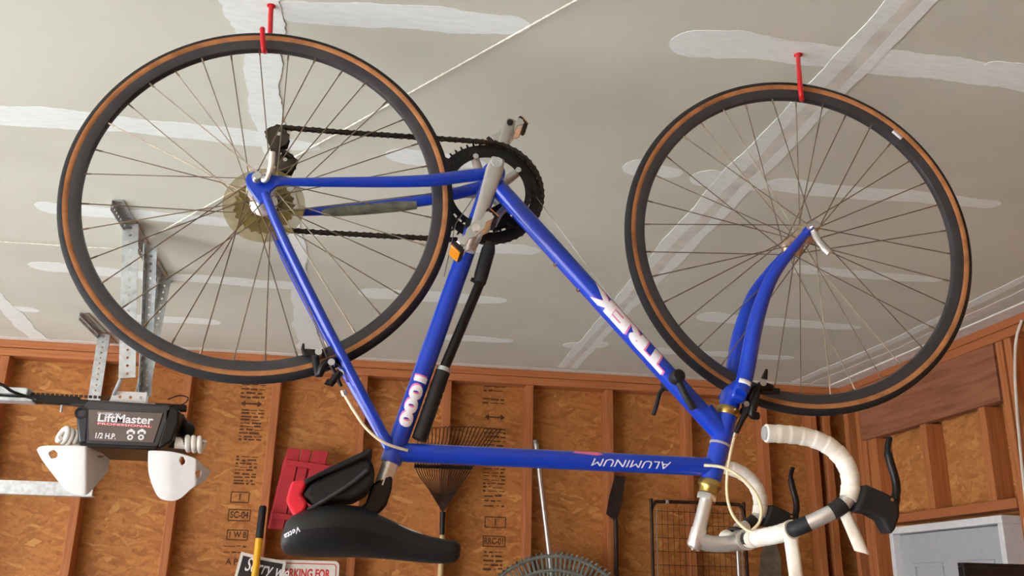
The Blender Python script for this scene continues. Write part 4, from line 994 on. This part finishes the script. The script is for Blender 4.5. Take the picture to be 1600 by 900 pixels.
# poles and tools
def pole_thing(nm, lab, cat, parts, base):
    e = empty(nm, M.Translation(base)); tag(e, lab, cat)
    for n_, pts, r, mt in parts: MB().tube([p-base for p in pts], r, 14).build(n_, mt, e)
    return e
YP = YS-.10
top = aty(411, 790, YP); j = aty(405, 841, YP); bt = aty(398, 905, YP); dirv = (bt-top).normalized(); floorp = top+dirv*(top.z/-dirv.z)
hp_ = pole_thing('yellow_pole', 'yellow pole with black rubber grip standing before the Sorry sign', 'pole',
           [('grip', [top, top+dirv*.01, j], [.012, .0165, .0165], K['black_rubber']), ('shaft', [j, floorp+V((0, 0, .002))], .0155, K['yellow'])], floorp)
# wire leaf rake, tines up
YR = YS-.03; RB = aty(690, 935, YR)
rk = empty('wire_leaf_rake', M.Translation(V((aty(690, 860, YR).x, YR, 0)))); RKO = V((aty(690, 860, YR).x, YR, 0))
tag(rk, 'dark wire leaf rake hung head up behind the top tube', 'rake')
hub_ = aty(692, 800, YR); sock = aty(691, 836, YR)
MB().tube([hub_-RKO, sock-RKO], [.013, .011], 12).build('socket', K['black_metal'], rk)
MB().tube([sock-RKO, V((sock.x-.01, YR, .01))-RKO], .0125, 12).build('handle', K['woodhandle'], rk)
MB().tube([aty(647, 728, YR-.005)-RKO, aty(738, 731, YR-.005)-RKO], .0095, 10).build('cross_bar', K['black_metal'], rk)
for i in range(22):
    t = i/21; tip = aty(650+132*t, 672+4*math.sin(t*PI)*-1, YR-.01); bar_ = aty(649+88*t, 730+t*2, YR-.01)
    kn = aty(653+115*t, 690, YR-.02)
    MB().tube([p-RKO for p in catmull([hub_, hub_.lerp(bar_, .5), bar_, kn, tip+V((.0, .0, .0)), tip+V((.012, -.02, .0))], 3)], .0024, 6).build('tine', K['darkwire'], rk)
# grey plastic fan rake, tines up
YF = YS-.085; fc_ = aty(868, 1010, YF)
fk = empty('plastic_fan_rake', M.Translation(V((fc_.x, YF, 0)))); FO = V((fc_.x, YF, 0))
tag(fk, 'grey plastic fan rake standing tines up against the back wall', 'rake')
Rf = (aty(868, 862, YF)-fc_).length
for i in range(37):
    an = math.radians(-62+124*i/36); d = V((math.sin(an), 0, math.cos(an)))
    p = [fc_+d*Rf*.2, fc_+d*Rf*.75, fc_+d*Rf*.97, fc_+d*Rf*1.0+V((0, -.03, 0))]
    MB().tube([q-FO for q in p], [.004, .0065, .0055, .003], 6).build('tine', K['greyplastic'], fk)
for rr in (.955, .80):
    MB().tube([fc_+V((math.sin(a_), -.004, math.cos(a_)))*Rf*rr-FO for a_ in [math.radians(-63+126*i/40) for i in range(41)]], .0085, 8).build('web_band', K['greyplastic'], fk)
MB().tube([fc_+V((0, 0, Rf*.25))-FO, fc_+V((0, 0, -.12))-FO], [.03, .018], 12).build('socket', K['greyplastic'], fk)
MB().tube([fc_+V((0, 0, -.08))-FO, V((fc_.x, YF, .01))-FO], .0125, 12).build('handle', K['woodhandle'], fk)
# bare steel pole
a_ = aty(837, 690, YS-.02); b_p = aty(858, 862, YS-.022); dv = (b_p-a_).normalized(); fl_ = a_+dv*(a_.z/-dv.z)
pole_thing('steel_pole', 'thin bare steel pole leaning behind the grey plastic fan rake', 'pole', [('shaft', [a_, fl_], .0125, K['steelpole']), ('end_cap', [a_+V((0, 0, .006)), a_-dv*-.012], .0135, K['greyplastic'])], fl_)
# edging tool with dark blade
YE = YS-.02; EO = V((aty(963, 860, YE).x, YE, 0))
ed = empty('edging_tool', M.Translation(EO)); tag(ed, 'dark flat bladed scraper on a long shaft, blade up on a stud', 'garden tool')
wslab([(961, 743), (977, 745), (972, 785), (964, 812), (962, 822), (958, 812), (947, 803), (952, 775)], YE-.006, YE, EO).build('blade', K['rustblack'], ed, smooth=0, bevel=.001)
MB().tube([aty(962, 812, YE)-EO, V((aty(962, 880, YE).x, YE-.003, .01))-EO], .011, 12).build('shaft', K['rustblack'], ed)
# wire rack
YK = YS-.05; KO = V((aty(1080, 850, YK).x, YK, 0))
rkx = empty('wire_rack', M.Translation(KO)); tag(rkx, 'folded dark wire rack with rounded tube frame standing under the stem', 'wire rack')
tl = aty(1018, 800, YK); trr = aty(1163, 812, YK); zt = aty(1040, 784, YK).z; zt2 = aty(1140, 789, YK).z
fr_ = [V((tl.x, YK, .02)), V((tl.x, YK, tl.z-.1)), V((tl.x, YK, tl.z)), V((tl.x+.018, YK, zt-.008)), V((tl.x+.06, YK, zt)), V((trr.x-.06, YK, zt)), V((trr.x-.018, YK, zt-.008)), V((trr.x, YK, tl.z)), V((trr.x, YK, tl.z-.1)), V((trr.x, YK, .02))]
MB().tube([p-KO for p in catmull(fr_, 5)], .0085, 10).build('tube_frame', K['darkwire'], rkx)
xi = tl.x+.022
for i in range(16):
    x_ = xi+i*(trr.x-tl.x-.044)/15; MB().cyl(V((x_, YK-.004, .05))-KO, V((x_, YK-.004, zt-.03))-KO, .0032 if i in (0, 15) else .0012, 6).build('upright_wire', K['steelpole'] if i in (0, 15) else K['darkwire'], rkx)
for i in range(22):
    z_ = zt-.045-.062*i
    if z_ > .06: MB().cyl(V((tl.x, YK, z_))-KO, V((trr.x, YK, z_))-KO, .0014, 6).build('cross_wire', K['darkwire'], rkx)
for x_ in (1042, 1112): MB().ball(V((aty(x_, 784, YK).x, YK, zt))-KO, .010, 6, (1.6, 1, 1)).build('frame_clip', K['galv'] if x_ < 1100 else K['redvinyl'], rkx)
# spade
YD = YS-.12; DO = V((aty(1203, 880, YD).x, YD, 0))
sq = empty('garden_spade', M.Translation(DO)); tag(sq, 'greyish spade blade standing point up below the handlebar clamp', 'spade')
out = [(1203, 838), (1212, 848), (1219, 868), (1221, 905), (1216, 945), (1190, 945), (1184, 905), (1188, 868), (1195, 848)]
q = [aty(x, y, YD) for x, y in out]; cx_ = DO.x
mbs = MB().prism([V((p.x, YD-.25*(p.x-cx_)**2*8, p.z))-DO for p in q], [V((p.x, YD+.004-.25*(p.x-cx_)**2*8, p.z))-DO for p in q])
mbs.build('blade', K['spade'], sq, smooth=0, bevel=.0015)
MB().tube([aty(1203, 935, YD)-DO, V((DO.x, YD, .01))-DO], .016, 12).build('handle', K['woodhandle'], sq)
a_ = aty(1152, 850, YS-.09); pole_thing('tool_handle', 'grey steel tool handle standing upright under the stem', 'pole', [('shaft', [a_, V((a_.x, a_.y, .002))], .0095, K['steelpole']), ('end_cap', [a_, a_+V((0, 0, .012))], [.0105, .007], K['greyplastic'])], V((a_.x, a_.y, 0)))
# white cord along the right wall stud
pts = [atx(1597, 500, x1-.012), atx(1588, 530, x1-.014), atx(1586, 580, x1-.016), atx(1589, 640, x1-.014), atx(1596, 720, x1-.014), atx(1604, 800, x1-.012), atx(1612, 900, x1-.012)]
pts.append(V((x1-.012, pts[-1].y, .01)))
tag(MB().tube(catmull(pts, 8), .0055, 8).build('white_cord', K['whitecord']), 'white electrical cord hanging down the stud at the right edge', 'cord')
# black panel, only its upper edge in view
cb_ = aty(1500, 879, 2.7); PN = V((cb_.x+.3, 2.7, 0)); cw = .60
cab = empty('black_panel', M.Translation(PN))
tag(cab, 'black panel whose upper edge shows at the bottom right corner', 'panel')
MB().bb(V((cb_.x+.012, 2.692, .02))-PN, V((cb_.x+cw-.012, 2.70, cb_.z-.012))-PN).build('sheet', K['cabinet'], cab, smooth=0)
MB().bb(V((cb_.x, 2.685, cb_.z-.0115))-PN, V((cb_.x+cw, 2.715, cb_.z))-PN).build('edge_trim', K['cabinet'], cab, smooth=0, bevel=.002)
for a in (cb_.x, cb_.x+cw-.0115): MB().bb(V((a, 2.685, 0))-PN, V((a+.0115, 2.715, cb_.z-.012))-PN).build('edge_trim', K['cabinet'], cab, smooth=0, bevel=.002)
